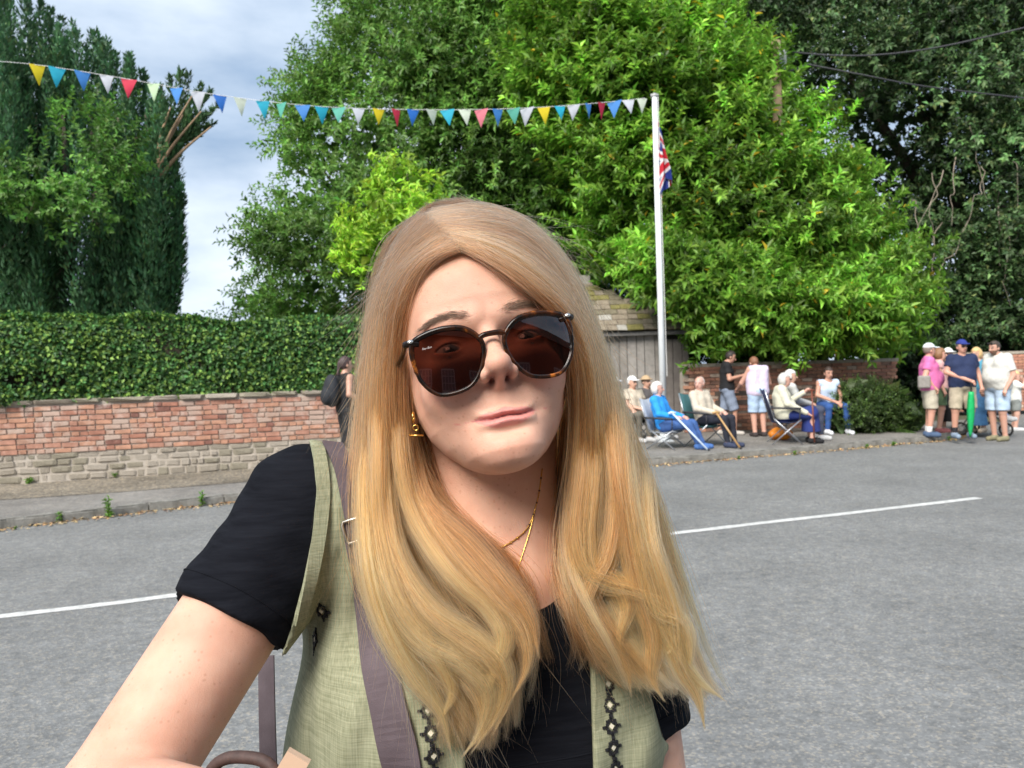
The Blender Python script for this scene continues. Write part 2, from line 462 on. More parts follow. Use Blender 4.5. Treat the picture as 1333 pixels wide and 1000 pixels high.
# ---------------------------------------------------------------- brick wall with rubble base, and the hedge on it
WA3 = np.r_[WALL_A, 0.0]
def wall_pt(s, z, out=0.0):
    p = WALL_A + WDIR * s + WNRM * out
    return np.array([p[0], p[1], z])
WANG = math.atan2(WDIR[1], WDIR[0])
S_L, S_R = -6.0, float(np.dot(WALL_R - WALL_A, WDIR)) 
wall = empty('brick_wall', wall_pt(0, 0.1), 'low red brick wall on a rubble stone base, under the long clipped hedge', 'wall')
WROOT = wall_pt(0, 0.1)
M_MORTAR = mat('lime mortar', (0.36, 0.31, 0.25), 0.95, color2=(0.48, 0.43, 0.37), vscale=12, bump=0.6, bscale=50)
def brick_mat(name, c, lime, thr):
    mt = bpy.data.materials.new(name); mt.use_nodes = True; t = mt.node_tree; b = t.nodes['Principled BSDF']; lk = t.links.new
    b.inputs['Roughness'].default_value = 0.92
    tc = N(t, 'ShaderNodeTexCoord'); oi = N(t, 'ShaderNodeObjectInfo'); ad = N(t, 'ShaderNodeVectorMath', operation='MULTIPLY_ADD')
    ad.inputs[1].default_value = (1, 1, 1)
    ge = N(t, 'ShaderNodeNewGeometry')
    n1 = N(t, 'ShaderNodeTexNoise'); n1.inputs['Scale'].default_value = 9; n1.inputs['Detail'].default_value = 8; n1.inputs['Roughness'].default_value = 0.7
    n2 = N(t, 'ShaderNodeTexNoise'); n2.inputs['Scale'].default_value = 2.2; n2.inputs['Detail'].default_value = 6
    r1 = N(t, 'ShaderNodeValToRGB'); r1.color_ramp.elements[0].position = 0.3; r1.color_ramp.elements[1].position = 0.75
    r1.color_ramp.elements[0].color = tuple(x * 0.65 for x in c) + (1,); r1.color_ramp.elements[1].color = tuple(x * 1.25 for x in c) + (1,)
    sm = N(t, 'ShaderNodeMath', operation='MULTIPLY_ADD'); sm.inputs[1].default_value = 0.55
    r2 = N(t, 'ShaderNodeValToRGB'); r2.color_ramp.elements[0].position = thr; r2.color_ramp.elements[1].position = thr + 0.16
    r2.color_ramp.elements[0].color = (0, 0, 0, 1); r2.color_ramp.elements[1].color = (0.8, 0.8, 0.8, 1)
    mx = N(t, 'ShaderNodeMix', data_type='RGBA'); mx.inputs['B'].default_value = tuple(lime) + (1,)
    bp = N(t, 'ShaderNodeBump'); bp.inputs['Strength'].default_value = 0.6; bp.inputs['Distance'].default_value = 0.01
    lk(ge.outputs['Position'], n1.inputs['Vector']); lk(ge.outputs['Position'], n2.inputs['Vector'])
    lk(n1.outputs['Fac'], r1.inputs['Fac']); lk(n1.outputs['Fac'], sm.inputs[0]); lk(n2.outputs['Fac'], sm.inputs[2]); lk(sm.outputs[0], r2.inputs['Fac'])
    lk(r1.outputs['Color'], mx.inputs['A']); lk(r2.outputs['Color'], mx.inputs['Factor']); lk(mx.outputs['Result'], b.inputs['Base Color'])
    lk(n1.outputs['Fac'], bp.inputs['Height']); lk(bp.outputs['Normal'], b.inputs['Normal'])
    MATS[name] = mt
    return mt
BRICKS = [brick_mat('brick red', (0.44, 0.225, 0.16), (0.52, 0.42, 0.36), 0.77), brick_mat('brick orange', (0.48, 0.255, 0.17), (0.52, 0.42, 0.36), 0.86),
          brick_mat('brick pink', (0.46, 0.24, 0.16), (0.47, 0.36, 0.30), 0.66), brick_mat('brick limed', (0.43, 0.25, 0.18), (0.46, 0.36, 0.30), 0.60),
          brick_mat('brick brown', (0.22, 0.10, 0.075), (0.52, 0.42, 0.36), 0.79), brick_mat('brick deep red', (0.38, 0.175, 0.12), (0.5, 0.42, 0.36), 0.84)]
def chip_box(name, size, mats_i, jit=0.004, bev=0.006):
    bm = bmesh.new(); bmesh.ops.create_cube(bm, size=1); bmesh.ops.scale(bm, vec=size, verts=bm.verts)
    bmesh.ops.bevel(bm, geom=list(bm.edges), offset=bev, segments=1, affect='EDGES')
    for v in bm.verts: v.co += Vector([random.uniform(-jit, jit) for _ in range(3)])
    me = bpy.data.meshes.new(name); bm.to_mesh(me); bm.free(); me.materials.append(mats_i); return me
BM = {(kind, i): chip_box('brick', ((0.212, 0.1, 0.062) if kind == 's' else (0.102, 0.1, 0.062)), BRICKS[i]) for kind in 'sh' for i in range(6)}
core = MB()
R_w = rotz(WANG)
core.box(wall_pt((S_L + S_R) / 2, 0.665, -0.175) - WROOT, (S_R - S_L, 0.32, 1.13), R_w)
core.build('mortar', M_MORTAR, wall)
rest = MB(); nb = 0
for r in range(9):
    z = 0.545 + r * 0.0755; s = S_L + (0.11 if r % 2 else 0.0); q = r
    while s < S_R - 0.1:
        kind = 's' if random.random() < (0.75 if r % 3 else 0.4) else 'h'; ln = 0.222 if kind == 's' else 0.112
        c = wall_pt(s + ln / 2, z + random.uniform(-0.004, 0.004), -0.044 + random.uniform(-0.006, 0.005))
        zone = 0.5 + 0.5 * math.sin(s * 1.7 + r * 0.5)
        wts = [5, 5, 3 + 3 * (r < 3), 2 + 4 * (r < 3) + 2 * zone, 0.7, 2.5]
        i = random.choices(range(6), wts)[0]
        if -0.35 < s < 5.6 and nb < 300:
            o = bpy.data.objects.new('brick', BM[kind, i]); COL.objects.link(o); o.parent = wall
            o.location = c - WROOT; o.rotation_euler = (random.uniform(-.02, .02), random.uniform(-.02, .02), WANG + random.uniform(-.02, .02)); nb += 1
        else:
            rest.box(c - WROOT, (ln - 0.01, 0.1, 0.062), R_w)
        s += ln
ro = rest.build('outlying_brickwork', BRICKS[2], wall); ro['kind'] = 'stuff'
# rubble base stones
M_ST = [mat('rubble stone %d' % i, c, 0.95, color2=c2, vscale=16, bump=0.8, bscale=35) for i, (c, c2) in enumerate((((0.24, 0.205, 0.16), (0.40, 0.355, 0.29)), ((0.30, 0.26, 0.205), (0.45, 0.40, 0.34)), ((0.20, 0.18, 0.13), (0.36, 0.32, 0.25))))]
SM = []
for k in range(9):
    bm = bmesh.new(); bmesh.ops.create_cube(bm, size=1); bmesh.ops.bevel(bm, geom=list(bm.edges), offset=0.12, segments=1, affect='EDGES')
    for v in bm.verts: v.co += Vector([random.uniform(-.06, .06) for _ in range(3)])
    me = bpy.data.meshes.new('stone'); bm.to_mesh(me); bm.free(); me.materials.append(M_ST[k % 3]); SM.append(me)
for r, (z0, hh) in enumerate(((0.10, 0.12), (0.225, 0.10), (0.33, 0.095), (0.43, 0.075))):
    s = -0.6 + random.uniform(0, 0.1)
    while s < 5.7:
        ln = random.uniform(0.09, 0.34)
        o = bpy.data.objects.new('stone', random.choice(SM)); COL.objects.link(o); o.parent = wall
        o.location = wall_pt(s + ln / 2, z0 + hh / 2, -0.050 + random.uniform(-.012, .014)) - WROOT
        o.rotation_euler = (0, random.uniform(-.05, .05), WANG + random.uniform(-.04, .04)); o.scale = (ln - 0.02, 0.10, hh * random.uniform(.72, 1.02)); s += ln
s = S_L
while s < S_R:
    ln = random.uniform(0.35, 0.7)
    o = bpy.data.objects.new('coping_stone', random.choice(SM)); COL.objects.link(o); o.parent = wall
    o.location = wall_pt(s + ln / 2, 1.245, -0.16) - WROOT; o.rotation_euler = (random.uniform(-.02, .02), 0, WANG); o.scale = (ln - 0.01, 0.40, 0.062); s += ln

# hedge
hedge = empty('hedge', wall_pt(2.5, 1.27, -0.4), 'long clipped dark green hedge growing along the top of the brick wall', 'hedge')
HROOT = wall_pt(2.5, 1.27, -0.4)
def hedge_top(s): return 2.42 + 0.06 * np.sin(s * 1.3) + 0.035 * np.sin(s * 3.1 + 1) + 0.02 * np.sin(s * 7.7)
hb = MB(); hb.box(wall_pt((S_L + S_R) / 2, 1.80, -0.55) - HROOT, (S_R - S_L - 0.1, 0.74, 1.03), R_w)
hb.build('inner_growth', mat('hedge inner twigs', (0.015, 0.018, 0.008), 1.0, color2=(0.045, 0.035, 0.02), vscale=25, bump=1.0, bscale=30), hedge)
n = 46000
s = RNG.uniform(S_L, S_R, n); face = RNG.random(n); s = np.where(RNG.random(n) < 0.45, RNG.uniform(-0.6, S_R, n), s)
top = hedge_top(s)
onf = face < 0.68
z = np.where(onf, RNG.uniform(1.24, 2.42, n), top + RNG.normal(0, 0.03, n)); z = np.minimum(z, top + 0.02 + RNG.exponential(.02, n))
bulge = 0.09 * np.sin(s * 1.1 + 2) + 0.05 * np.sin(s * 2.3) * np.sin(z * 4) + 0.04 * np.sin(s * 5.1 + z * 6)
dep = np.where(onf, -0.06 + bulge + RNG.normal(0, 0.035, n) - np.clip((z - 2.25) * 0.6, 0, 1), RNG.uniform(-0.98, -0.1, n))
gap = onf & (((s - 0.5) / 0.45) ** 2 + ((z - 1.55) / 0.16) ** 2 < 1) & (RNG.random(n) < 0.75)
keep = ~gap
P = np.c_[(WALL_A + WDIR * s[:, None] + WNRM * dep[:, None]), z][keep]; onf = onf[keep]; n = len(P)
out = np.where(onf[:, None], np.r_[WNRM, 0.25][None], np.array([0, 0, 1.0])[None])
D = rand_dirs(n) * 0.8 + np.array([0, 0, -0.25]) + out * 0.35
v, f = leaf_mesh(P - HROOT, D, out + rand_dirs(n) * 0.45, RNG.uniform(0.045, 0.085, n), 0.65)
mesh_obj('foliage', v, f, M_LEAF_DARK, hedge, col=tint(n, (0.055, 0.14, 0.035), 0.45, (0.22, 0.36, 0.07), 0.26))

# ---------------------------------------------------------------- shed with plank front and stone-slate hipped roof
YS = 16.5
shed_o = np.array([2.2, YS, 0.0]); shed = empty('timber_shed', shed_o, 'weathered grey plank shed with a mossy stone slate roof behind the flagpole', 'shed')
M_PLANK = [mat('weathered plank %d' % i, c, 0.9, color2=tuple(x * 1.7 for x in c), vscale=7, bump=0.5, bscale=40) for i, c in enumerate(((0.17, 0.155, 0.14), (0.21, 0.195, 0.18), (0.12, 0.105, 0.095)))]
x1 = DY(897, 470, YS)[0]; x0 = DY(690, 470, YS)[0]
x = x0; i = 0
while x < x1 - 0.05:
    w_ = min(random.choice((0.17, 0.2, 0.22)), x1 - x); b = MB(); door = x > x1 - 0.62
    b.box((x + w_ / 2 - shed_o[0], (0.03 if door else 0) + random.uniform(-.006, .006), 1.10 + (0.0 if not door else -0.04)), (w_ - 0.014, 0.03, 2.12 if not door else 2.0))
    b.build('plank', M_PLANK[2 if door else random.choice((0, 1, 1, 0))], shed); x += w_
b = MB(); b.box(((x0 + x1) / 2 - shed_o[0], 1.1, 1.1), (x1 - x0 - 0.02, 2.08, 2.1)); b.build('dark_lining', mat('shed inside', (0.03, 0.026, 0.022), 1.0), shed)
b = MB(); b.box(((x0 + x1) / 2 - shed_o[0] + 0.02, -0.14, 2.2), (x1 - x0 + 0.36, 0.09, 0.08)); b.build('gutter', mat('gutter', (0.13, 0.125, 0.12), 0.7, var=0.3), shed)
# roof: front slope from eaves to ridge, right hip
ez, ey, rz_, ry = 2.26, -0.2, 3.5, 1.65
ex0, ex1 = x0 - 0.2 - shed_o[0], x1 + 0.12 - shed_o[0]; rx1 = DY(758, 370, YS + ry)[0] - shed_o[0]
rv = [(ex0, ey, ez), (ex1, ey, ez), (rx1, ry, rz_), (ex0, ry, rz_), (ex1, ry * 2 - ey, ez), (ex0, ry * 2 - ey, ez)]
roof = mesh_obj('roof', rv, [(0, 1, 2, 3), (1, 4, 2), (3, 2, 4, 5), (0, 3, 5), (0, 5, 4, 1)], mat('roof underlay', (0.09, 0.075, 0.05), 1.0), shed)
M_SL = [mat('slate %d' % i, c, 0.95, color2=c2, vscale=18, bump=0.7, bscale=40) for i, (c, c2) in enumerate((((0.15, 0.12, 0.085), (0.30, 0.25, 0.19)), ((0.10, 0.085, 0.055), (0.22, 0.19, 0.13)), ((0.11, 0.10, 0.03), (0.24, 0.21, 0.07)), ((0.28, 0.26, 0.23), (0.42, 0.40, 0.36))))]
rows = 10; sl = math.atan2(rz_ - ez, ry - ey)
slate_m = {}
for k in range(4):
    for w_ in (0.2, 0.27, 0.34): slate_m[k, w_] = chip_box('slate', (w_, 0.27, 0.026), M_SL[k], 0.006, 0.006)
for r in range(rows):
    t = (r + 0.4) / rows; y = ey + (ry - ey) * t; z = ez + (rz_ - ez) * t; xe = ex1 + (rx1 - ex1) * t; x = ex0 + random.uniform(0, 0.15)
    while x < xe - 0.08:
        w_ = random.choice((0.2, 0.27, 0.34)); k = random.choices(range(4), [4, 4, 1 + 0.9 * r, 2.0 if r < 4 else 1.2])[0]
        o = bpy.data.objects.new('slate', slate_m[k, w_]); COL.objects.link(o); o.parent = roof
        o.location = (x + w_ / 2, y - 0.02, z + 0.035 + random.uniform(-.006, .006)); o.rotation_euler = (sl - 0.09 + random.uniform(-.03, .03), 0, random.uniform(-.04, .04)); x += w_ + 0.01
b = MB(); b.box((0, 0, 0), (0.3, 0.16, 0.22)); bo = b.build('ridge_stone', M_SL[3], shed); bo.location = (rx1 + 0.02, ry - 0.06, rz_ + 0.06)

# ---------------------------------------------------------------- brick walls at the right
def joined_brick_wall(name, A, B, top, label, bw=0.225, course=0.075, base=0.1):
    A = np.asarray(A); B = np.asarray(B); ln = np.linalg.norm(B - A); d = (B - A) / ln; ang = math.atan2(d[1], d[0]); nr = np.array([d[1], -d[0]])
    root = np.r_[(A + B) / 2, base]; e = empty(name, root, label, 'wall')
    c = MB(); c.box((-nr[0] * 0.14, -nr[1] * 0.14, (top - base) / 2 - 0.02), (ln - 0.02, 0.22, top - base - 0.04), rotz(ang)); c.build('mortar', M_MORTAR, e)
    V = []; F = []; C_ = []
    pal = np.array([(0.38, 0.18, 0.12), (0.44, 0.22, 0.14), (0.34, 0.16, 0.11), (0.48, 0.36, 0.28), (0.25, 0.14, 0.10)])
    cb = MB()
    for r in range(int((top - base) / course)):
        s = -ln / 2 + (bw / 2 if r % 2 else 0)
        while s < ln / 2 - 0.05:
            w_ = min(bw, ln / 2 - s); cc = d * (s + w_ / 2) - nr * (0.02 + random.uniform(-.006, .006))
            cb.box((cc[0], cc[1], (r + 0.5) * course), (w_ - 0.012, 0.09, course - 0.012), rotz(ang)); s += w_
            C_ += [pal[random.choices(range(5), [4, 4, 3, 2, 1.5])[0]] * random.uniform(0.8, 1.2)] * 8
    o = mesh_obj('brickwork', cb.v, cb.f, mat('small brick', rough=0.92, attr=True, var=0.3, vscale=18), e, col=np.array(C_)); o['kind'] = 'stuff'
    cp = MB(); cp.box((-nr[0] * 0.13, -nr[1] * 0.13, top - base + 0.02), (ln + 0.04, 0.32, 0.07), rotz(ang)); cp.build('coping', M_ST[0], e)
    return e
joined_brick_wall('brick_wall', RW_A, RW_B, 1.46, 'red brick garden wall behind the bench, under the overhanging bright green tree')
joined_brick_wall('brick_wall', DY(1226, 500, 19.6)[:2], DY(1480, 500, 19.0)[:2], 1.55, 'brownish brick wall behind the group of people at the right edge')

# ---------------------------------------------------------------- flagpole, flag, bunting
FP = G(866, 575, 0.1); FY = 14.2
fp = DY(863, 500, FY); fpb = np.array([fp[0], FY, 0.1]); ftop = DY(852, 126, FY)
pole = empty('flagpole', fpb, 'tall white metal flagpole standing on the pavement', 'flagpole')
M_WHITE = mat('white gloss paint', (0.72, 0.75, 0.76), 0.35, var=0.08, vscale=6)
H = ftop[2] - 0.1; lean = ftop[0] - fpb[0]
b = MB(); b.tube([(0, 0, 0), (lean * .5, 0, H * .5), (lean, 0, H)], [0.062, 0.056, 0.048], 14); b.build('shaft', M_WHITE, pole, True)
b = MB(); b.tube([(lean - 0.07, 0, H + 0.02), (lean + 0.07, 0, H + 0.02)], 0.035, 8); b.tube([(lean, 0, H - 0.01), (lean, 0, H + 0.06)], [0.055, 0.03], 10); b.build('truck', mat('pole cap', (0.35, 0.35, 0.35), 0.5), pole, True)
b = MB(); b.box((0, 0, 0.01), (0.3, 0.3, 0.02)); b.tube([(0, 0, 0.02), (0, 0, 0.25)], 0.085, 12); b.build('base', M_WHITE, pole)
b = MB(); b.tube([(lean + 0.06, -0.02, H), (0.075, -0.02, 1.2)], 0.006, 5); b.build('halyard', mat('cord', (0.7, 0.7, 0.68), 0.8), pole)
# limp flag: a real cloth, printed crosses
def union(u, v):
    X = (u - 0.5) * 60; Y = (v - 0.5) * 30
    c = np.tile(np.array([0.012, 0.03, 0.22]), (len(u), 1)); Wt = np.array([0.75, 0.75, 0.75]); Rd = np.array([0.55, 0.012, 0.03])
    d1 = np.abs(Y - X * 0.5) / 1.118; d2 = np.abs(Y + X * 0.5) / 1.118
    c[(d1 < 3) | (d2 < 3)] = Wt; c[(d1 < 1.2) | (d2 < 1.2)] = Rd
    c[(np.abs(X) < 5) | (np.abs(Y) < 5)] = Wt; c[(np.abs(X) < 3) | (np.abs(Y) < 3)] = Rd
    return c
nu, nv = 120, 70
U, Vv = np.meshgrid(np.linspace(0, 1, nu), np.linspace(0, 1, nv), indexing='ij'); U = U.ravel(); Vv = Vv.ravel()
zt = DY(856, 158, FY)[2]; 
hang = 0.95 * (1 - Vv) + U * (0.46 + 0.14 * Vv)
phase = U * 4.6 * math.pi
wx = 0.05 + 1.1 * (0.03 + 0.13 * np.minimum(1, hang / 0.9)) * (1 - np.cos(phase * 0.5)) * 0.62 * (0.5 + 0.5 * np.minimum(1, hang))
wy = 0.06 * np.sin(phase) + 0.03 * np.sin(phase * 2.1 + 4 * Vv)
fx = fpb[0] + lean * (zt - hang - 0.1) / H
FV = np.c_[fx + wx, FY + wy - 0.03, zt - hang]
FF = np.array([[i * nv + j, (i + 1) * nv + j, (i + 1) * nv + j + 1, i * nv + j + 1] for i in range(nu - 1) for j in range(nv - 1)])
flag = mesh_obj('flag', FV, FF, mat('flag cloth', rough=0.8, attr=True, trans=0.25), None, True, union(U, Vv), loc=(fpb[0], FY, zt))
tag(flag, 'limp red, white and blue union flag hanging from the white pole', 'flag')
# bunting
bp_px = [(-40, 78, 11.6), (44, 84, 12.0), (160, 102, 12.3), (285, 124, 12.7), (420, 139, 13.1), (560, 143, 13.5), (680, 141, 13.8), (780, 134, 14.05), (849, 127, 14.2)]
BP = catmull([W(*p) for p in bp_px], 400)
bunt = empty('bunting', W(849, 127, 14.2), 'string of colourful triangular pennants from the dark yew to the white flagpole', 'bunting')
BR = W(849, 127, 14.2)
b = MB(); b.tube(BP[::8] - BR, 0.0045, 5); b.build('cord', mat('bunting tape', (0.75, 0.75, 0.74), 0.8), bunt)
BC = {'y': (0.85, 0.66, 0.02), 't': (0.02, 0.42, 0.60), 'b': (0.06, 0.25, 0.66), 'w': (0.60, 0.62, 0.70), 'r': (0.72, 0.04, 0.09), 'g': (0.50, 0.68, 0.42), 'd': (0.02, 0.15, 0.55), 'p': (0.80, 0.22, 0.28), 'e': (0.10, 0.42, 0.33), 'c': (0.66, 0.72, 0.60)}
seq = [(48, 'y'), (75, 't'), (107, 'b'), (138, 'w'), (169, 'r'), (200, 'g'), (229, 'b'), (258, 'w'), (286, 'd'), (313, 'c'), (341, 't'), (367, 'e'), (393, 'b'), (418, 't'), (442, 'e'), (467, 'w'), (492, 'y'), (516, 'r'), (539, 'd'), (561, 'c'), (583, 't'), (605, 'c'), (627, 'p'), (648, 'b'), (668, 'e'), (687, 'w'), (708, 'y'), (728, 't'), (746, 'w'), (765, 'b'), (783, 'r'), (800, 'b'), (818, 'w'), (836, 'c')]
bc = (BP - CAMPOS); bpx = CX + FPX * (bc @ RIGHT) / (bc @ FWD)
for px, k in seq:
    i = int(np.argmin(np.abs(bpx - px))); p = BP[i]; t_ = BP[min(i + 4, 399)] - BP[max(i - 4, 0)]; t_ /= np.linalg.norm(t_)
    a_ = random.uniform(-.5, .5); nn = np.cross(t_, (0, 0, 1)); dn = np.array([0, 0, -1.0]) * math.cos(a_ * .5) + nn * math.sin(a_ * .5) + t_ * random.uniform(-.12, .12)
    yaw = random.uniform(-.8, .8); ta = t_ * math.cos(yaw) + nn * math.sin(yaw)
    hw, hl = 0.125 * random.uniform(.9, 1.08), 0.30 * random.uniform(.9, 1.08)
    vv = []
    for j in range(5):
        q = j / 4
        for sgn in (-1, 0, 1): vv.append(p - BR + ta * sgn * hw * (1 - q) + dn * hl * q + nn * 0.02 * math.sin(q * 3 + sgn) * (1 - q * .5))
    ff = []
    for j in range(4):
        for s2 in (0, 1): ff.append((j * 3 + s2, j * 3 + s2 + 1, j * 3 + s2 + 4, j * 3 + s2 + 3))
    mesh_obj('pennant', vv, ff, mat('pennant ' + k, BC[k], 0.7, trans=0.35, var=0.08, vscale=8), bunt, True)

# ---------------------------------------------------------------- telegraph pole and wires
tp = DY(1014, 300, 17.1); tt = DY(1010, 54, 17.1)
tel = empty('telegraph_pole', (tp[0], 17.1, 0), 'brown wooden telegraph pole half hidden in the bright green tree', 'pole')
b = MB(); b.tube([(0, 0, 0), (tt[0] - tp[0], 0, tt[2])], [0.14, 0.10], 12); b.build('shaft', mat('pole timber', (0.22, 0.16, 0.10), 0.9, var=0.35, vscale=6), tel, True)
b = MB(); b.box((0.13, -0.08, tt[2] - 0.45), (0.16, 0.1, 0.42)); b.build('junction_box', mat('grey box', (0.45, 0.47, 0.48), 0.6), tel)
b = MB(); q = W(1052, 84, 17.0) - np.array([tp[0], 17.1, 0]); b.tube([np.array([0.1, -.05, tt[2] - .75]), q], 0.02, 6); b.build('stay_arm', mat('dark metal', (0.03, 0.03, 0.035), 0.6), tel)
for px in ([(1014, 66, 17.0), (1080, 72, 16.2), (1150, 71, 15.8), (1240, 58, 15.4), (1400, 20, 14.6)], [(1052, 84, 17.0), (1120, 97, 16.4), (1200, 112, 16.2), (1333, 128, 15.9), (1400, 136, 15.6)]):
    C_ = catmull([W(*p) for p in px], 30); b = MB(); b.tube(C_ - C_[0], 0.016, 5)
    o = b.build('overhead_wire', MATS['dark metal'], None, loc=None); o.location = C_[0]
    tag(o, 'upper black overhead wire running right from the telegraph pole' if px[0][0] == 1014 else 'lower black overhead wire sloping down to the right from the telegraph pole', 'wire')
# ================================================================ TREES
def in_poly(P, poly):
    x, y = P[:, 0], P[:, 1]; r = np.zeros(len(P), bool); j = len(poly) - 1
    for i in range(len(poly)):
        xi, yi = poly[i]; xj, yj = poly[j]
        c = ((yi > y) != (yj > y)) & (x < (xj - xi) * (y - yi) / (yj - yi + 1e-12) + xi); r ^= c; j = i
    return r
def edge_dist(P, poly):
    d = np.full(len(P), 1e9); Q = np.asarray(poly, float)
    for i in range(len(Q)):
        a, b = Q[i], Q[(i + 1) % len(Q)]; ab = b - a
        t = np.clip(((P - a) @ ab) / (ab @ ab + 1e-9), 0, 1); d = np.minimum(d, np.linalg.norm(P - a - t[:, None] * ab, axis=1))
    return d
def crown_points(poly_px, depth, thick, n, shell=0.7, soft=90.0, front=0.7):
    """points in a rounded volume whose outline at the crown's distance is the polygon; also outward directions"""
    poly = np.asarray(poly_px, float); lo, hi = poly.min(0), poly.max(0); out = []; tot = 0
    while tot < n:
        p = RNG.uniform(lo, hi, (n, 2)); p = p[in_poly(p, poly)]; out.append(p); tot += len(p)
    p = np.concatenate(out)[:n]
    e = np.clip(edge_dist(p, poly) / soft, 0, 1); hw = thick * np.sqrt(np.clip(1 - (1 - e) ** 2, 0.01, 1))
    u = np.where(RNG.random(n) < shell, np.where(RNG.random(n) < front, -1, 1) * (1 - np.abs(RNG.normal(0, 0.12, n))), RNG.uniform(-1, 1, n))
    d = depth + u * hw
    P = c2w(np.c_[(p[:, 0] - CX) / FPX * d, (CY - p[:, 1]) / FPX * d, d])
    c = poly.mean(0); o2 = (p - c) / (np.linalg.norm(p - c, axis=1, keepdims=True) + 1e-6)
    rad = (1 - e)[:, None]
    O = o2[:, :1] * rad * RT0 - o2[:, 1:] * rad * np.array([0, 0, 1.0]) + u[:, None] * (1 - rad * .6) * np.array([0, 1.0, 0])
    return P, O / (np.linalg.norm(O, axis=1, keepdims=True) + 1e-6)
def sprays(P, O, per, length, leaf, aspect, up=0.4, spread=0.6, fold=0.25, droop=0.15, whorl=1.0):
    """a shoot at each point with `per` leaves set alternately along it"""
    n = len(P); A = O + rand_dirs(n) * spread + np.array([0, 0, up]); A /= np.linalg.norm(A, axis=1, keepdims=True)
    t = np.linspace(0.15, 1, per); sc = RNG.uniform(0.7, 1.25, n)
    B = np.repeat(P, per, 0) + np.repeat(A * (length * sc)[:, None], per, 0) * np.tile(t, n)[:, None]
    S = np.cross(A, rand_dirs(n)); S /= np.linalg.norm(S, axis=1, keepdims=True); T = np.cross(A, S)
    ang = np.tile(np.arange(per) * 2.4, n) + np.repeat(RNG.uniform(0, 6.3, n), per)
    side = np.repeat(S, per, 0) * np.cos(ang)[:, None] + np.repeat(T, per, 0) * np.sin(ang)[:, None]
    Dd = np.repeat(A, per, 0) * np.tile(0.35 + 0.6 * t, n)[:, None] + side * whorl + rand_dirs(n * per) * 0.2
    nrm = np.repeat(A, per, 0) * 0.8 + np.array([0, 0, 0.7]) + rand_dirs(n * per) * 0.3
    return leaf_mesh(B, Dd, nrm, leaf * np.repeat(sc, per) * RNG.uniform(0.75, 1.2, n * per), aspect, fold, droop), np.repeat(np.arange(n), per)
def tree_trunk(root, base, tips, r0, name='trunk', material=None):
    """trunk with limbs to the given tips (world points)"""
    b = MB(); base = np.asarray(base, float); top = np.mean(tips, 0); fork = base + (top - base) * 0.45
    b.tube([base - root, base + (fork - base) * 0.5 + RNG.normal(0, 0.08, 3) - root, fork - root], [r0, r0 * .8, r0 * .62], 10)
    for t in tips:
        t = np.asarray(t); m1 = fork + (t - fork) * 0.35 + RNG.normal(0, 0.15, 3); m2 = fork + (t - fork) * 0.7 + RNG.normal(0, 0.2, 3)
        b.tube([fork - root, m1 - root, m2 - root, t - root], [r0 * .5, r0 * .35, r0 * .2, 0.02], 7)
    return b
def clumped(P, k, sigma, n):
    """n points gathered about k of the points P"""
    c = RNG.integers(0, len(P), k); i = RNG.integers(0, k, n)
    return c[i], RNG.normal(0, sigma, (n, 3)), i

def build_tree(name, label, poly, depth, thick, n, per, length, leaf, aspect, base_col, var, base, tips, r0, k=260, sigma=0.4, alt=None, p_alt=0, up=0.4, spread=0.6, soft=90, material=None, inner=3000, droop=0.15, tone=0.28, fold=0.25, whorl=1.0):
    base = np.asarray(base, float); e = empty(name, base, label, 'tree')
    P0, O0 = crown_points(poly, depth, thick, max(4000, k * 4), soft=soft)
    ci, off, cl = clumped(P0, k, sigma, n)
    P = P0[ci] + off * np.array([1, 1, 0.7]); O = O0[ci] + off / sigma * 0.45; O /= np.linalg.norm(O, axis=1, keepdims=True) + 1e-9
    (v, f), sid = sprays(P, O, per, length, leaf, aspect, up, spread, fold, droop, whorl)
    tonec = np.exp(RNG.normal(0, tone, k))[cl][sid]
    col = tint(len(sid), base_col, var, alt, p_alt) * np.repeat(tonec, 4)[:, None]
    mesh_obj('crown', v - base, f, material or M_LEAF, e, col=col)
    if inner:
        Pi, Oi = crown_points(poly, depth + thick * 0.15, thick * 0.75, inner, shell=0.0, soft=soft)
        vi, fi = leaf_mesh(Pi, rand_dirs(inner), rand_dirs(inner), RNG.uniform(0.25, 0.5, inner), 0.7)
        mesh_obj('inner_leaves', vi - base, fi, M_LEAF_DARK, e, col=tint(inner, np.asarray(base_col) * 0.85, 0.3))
    tree_trunk(base, base, [np.asarray(t) for t in tips], r0).build('trunk', M_BARK, e, True)
    return e
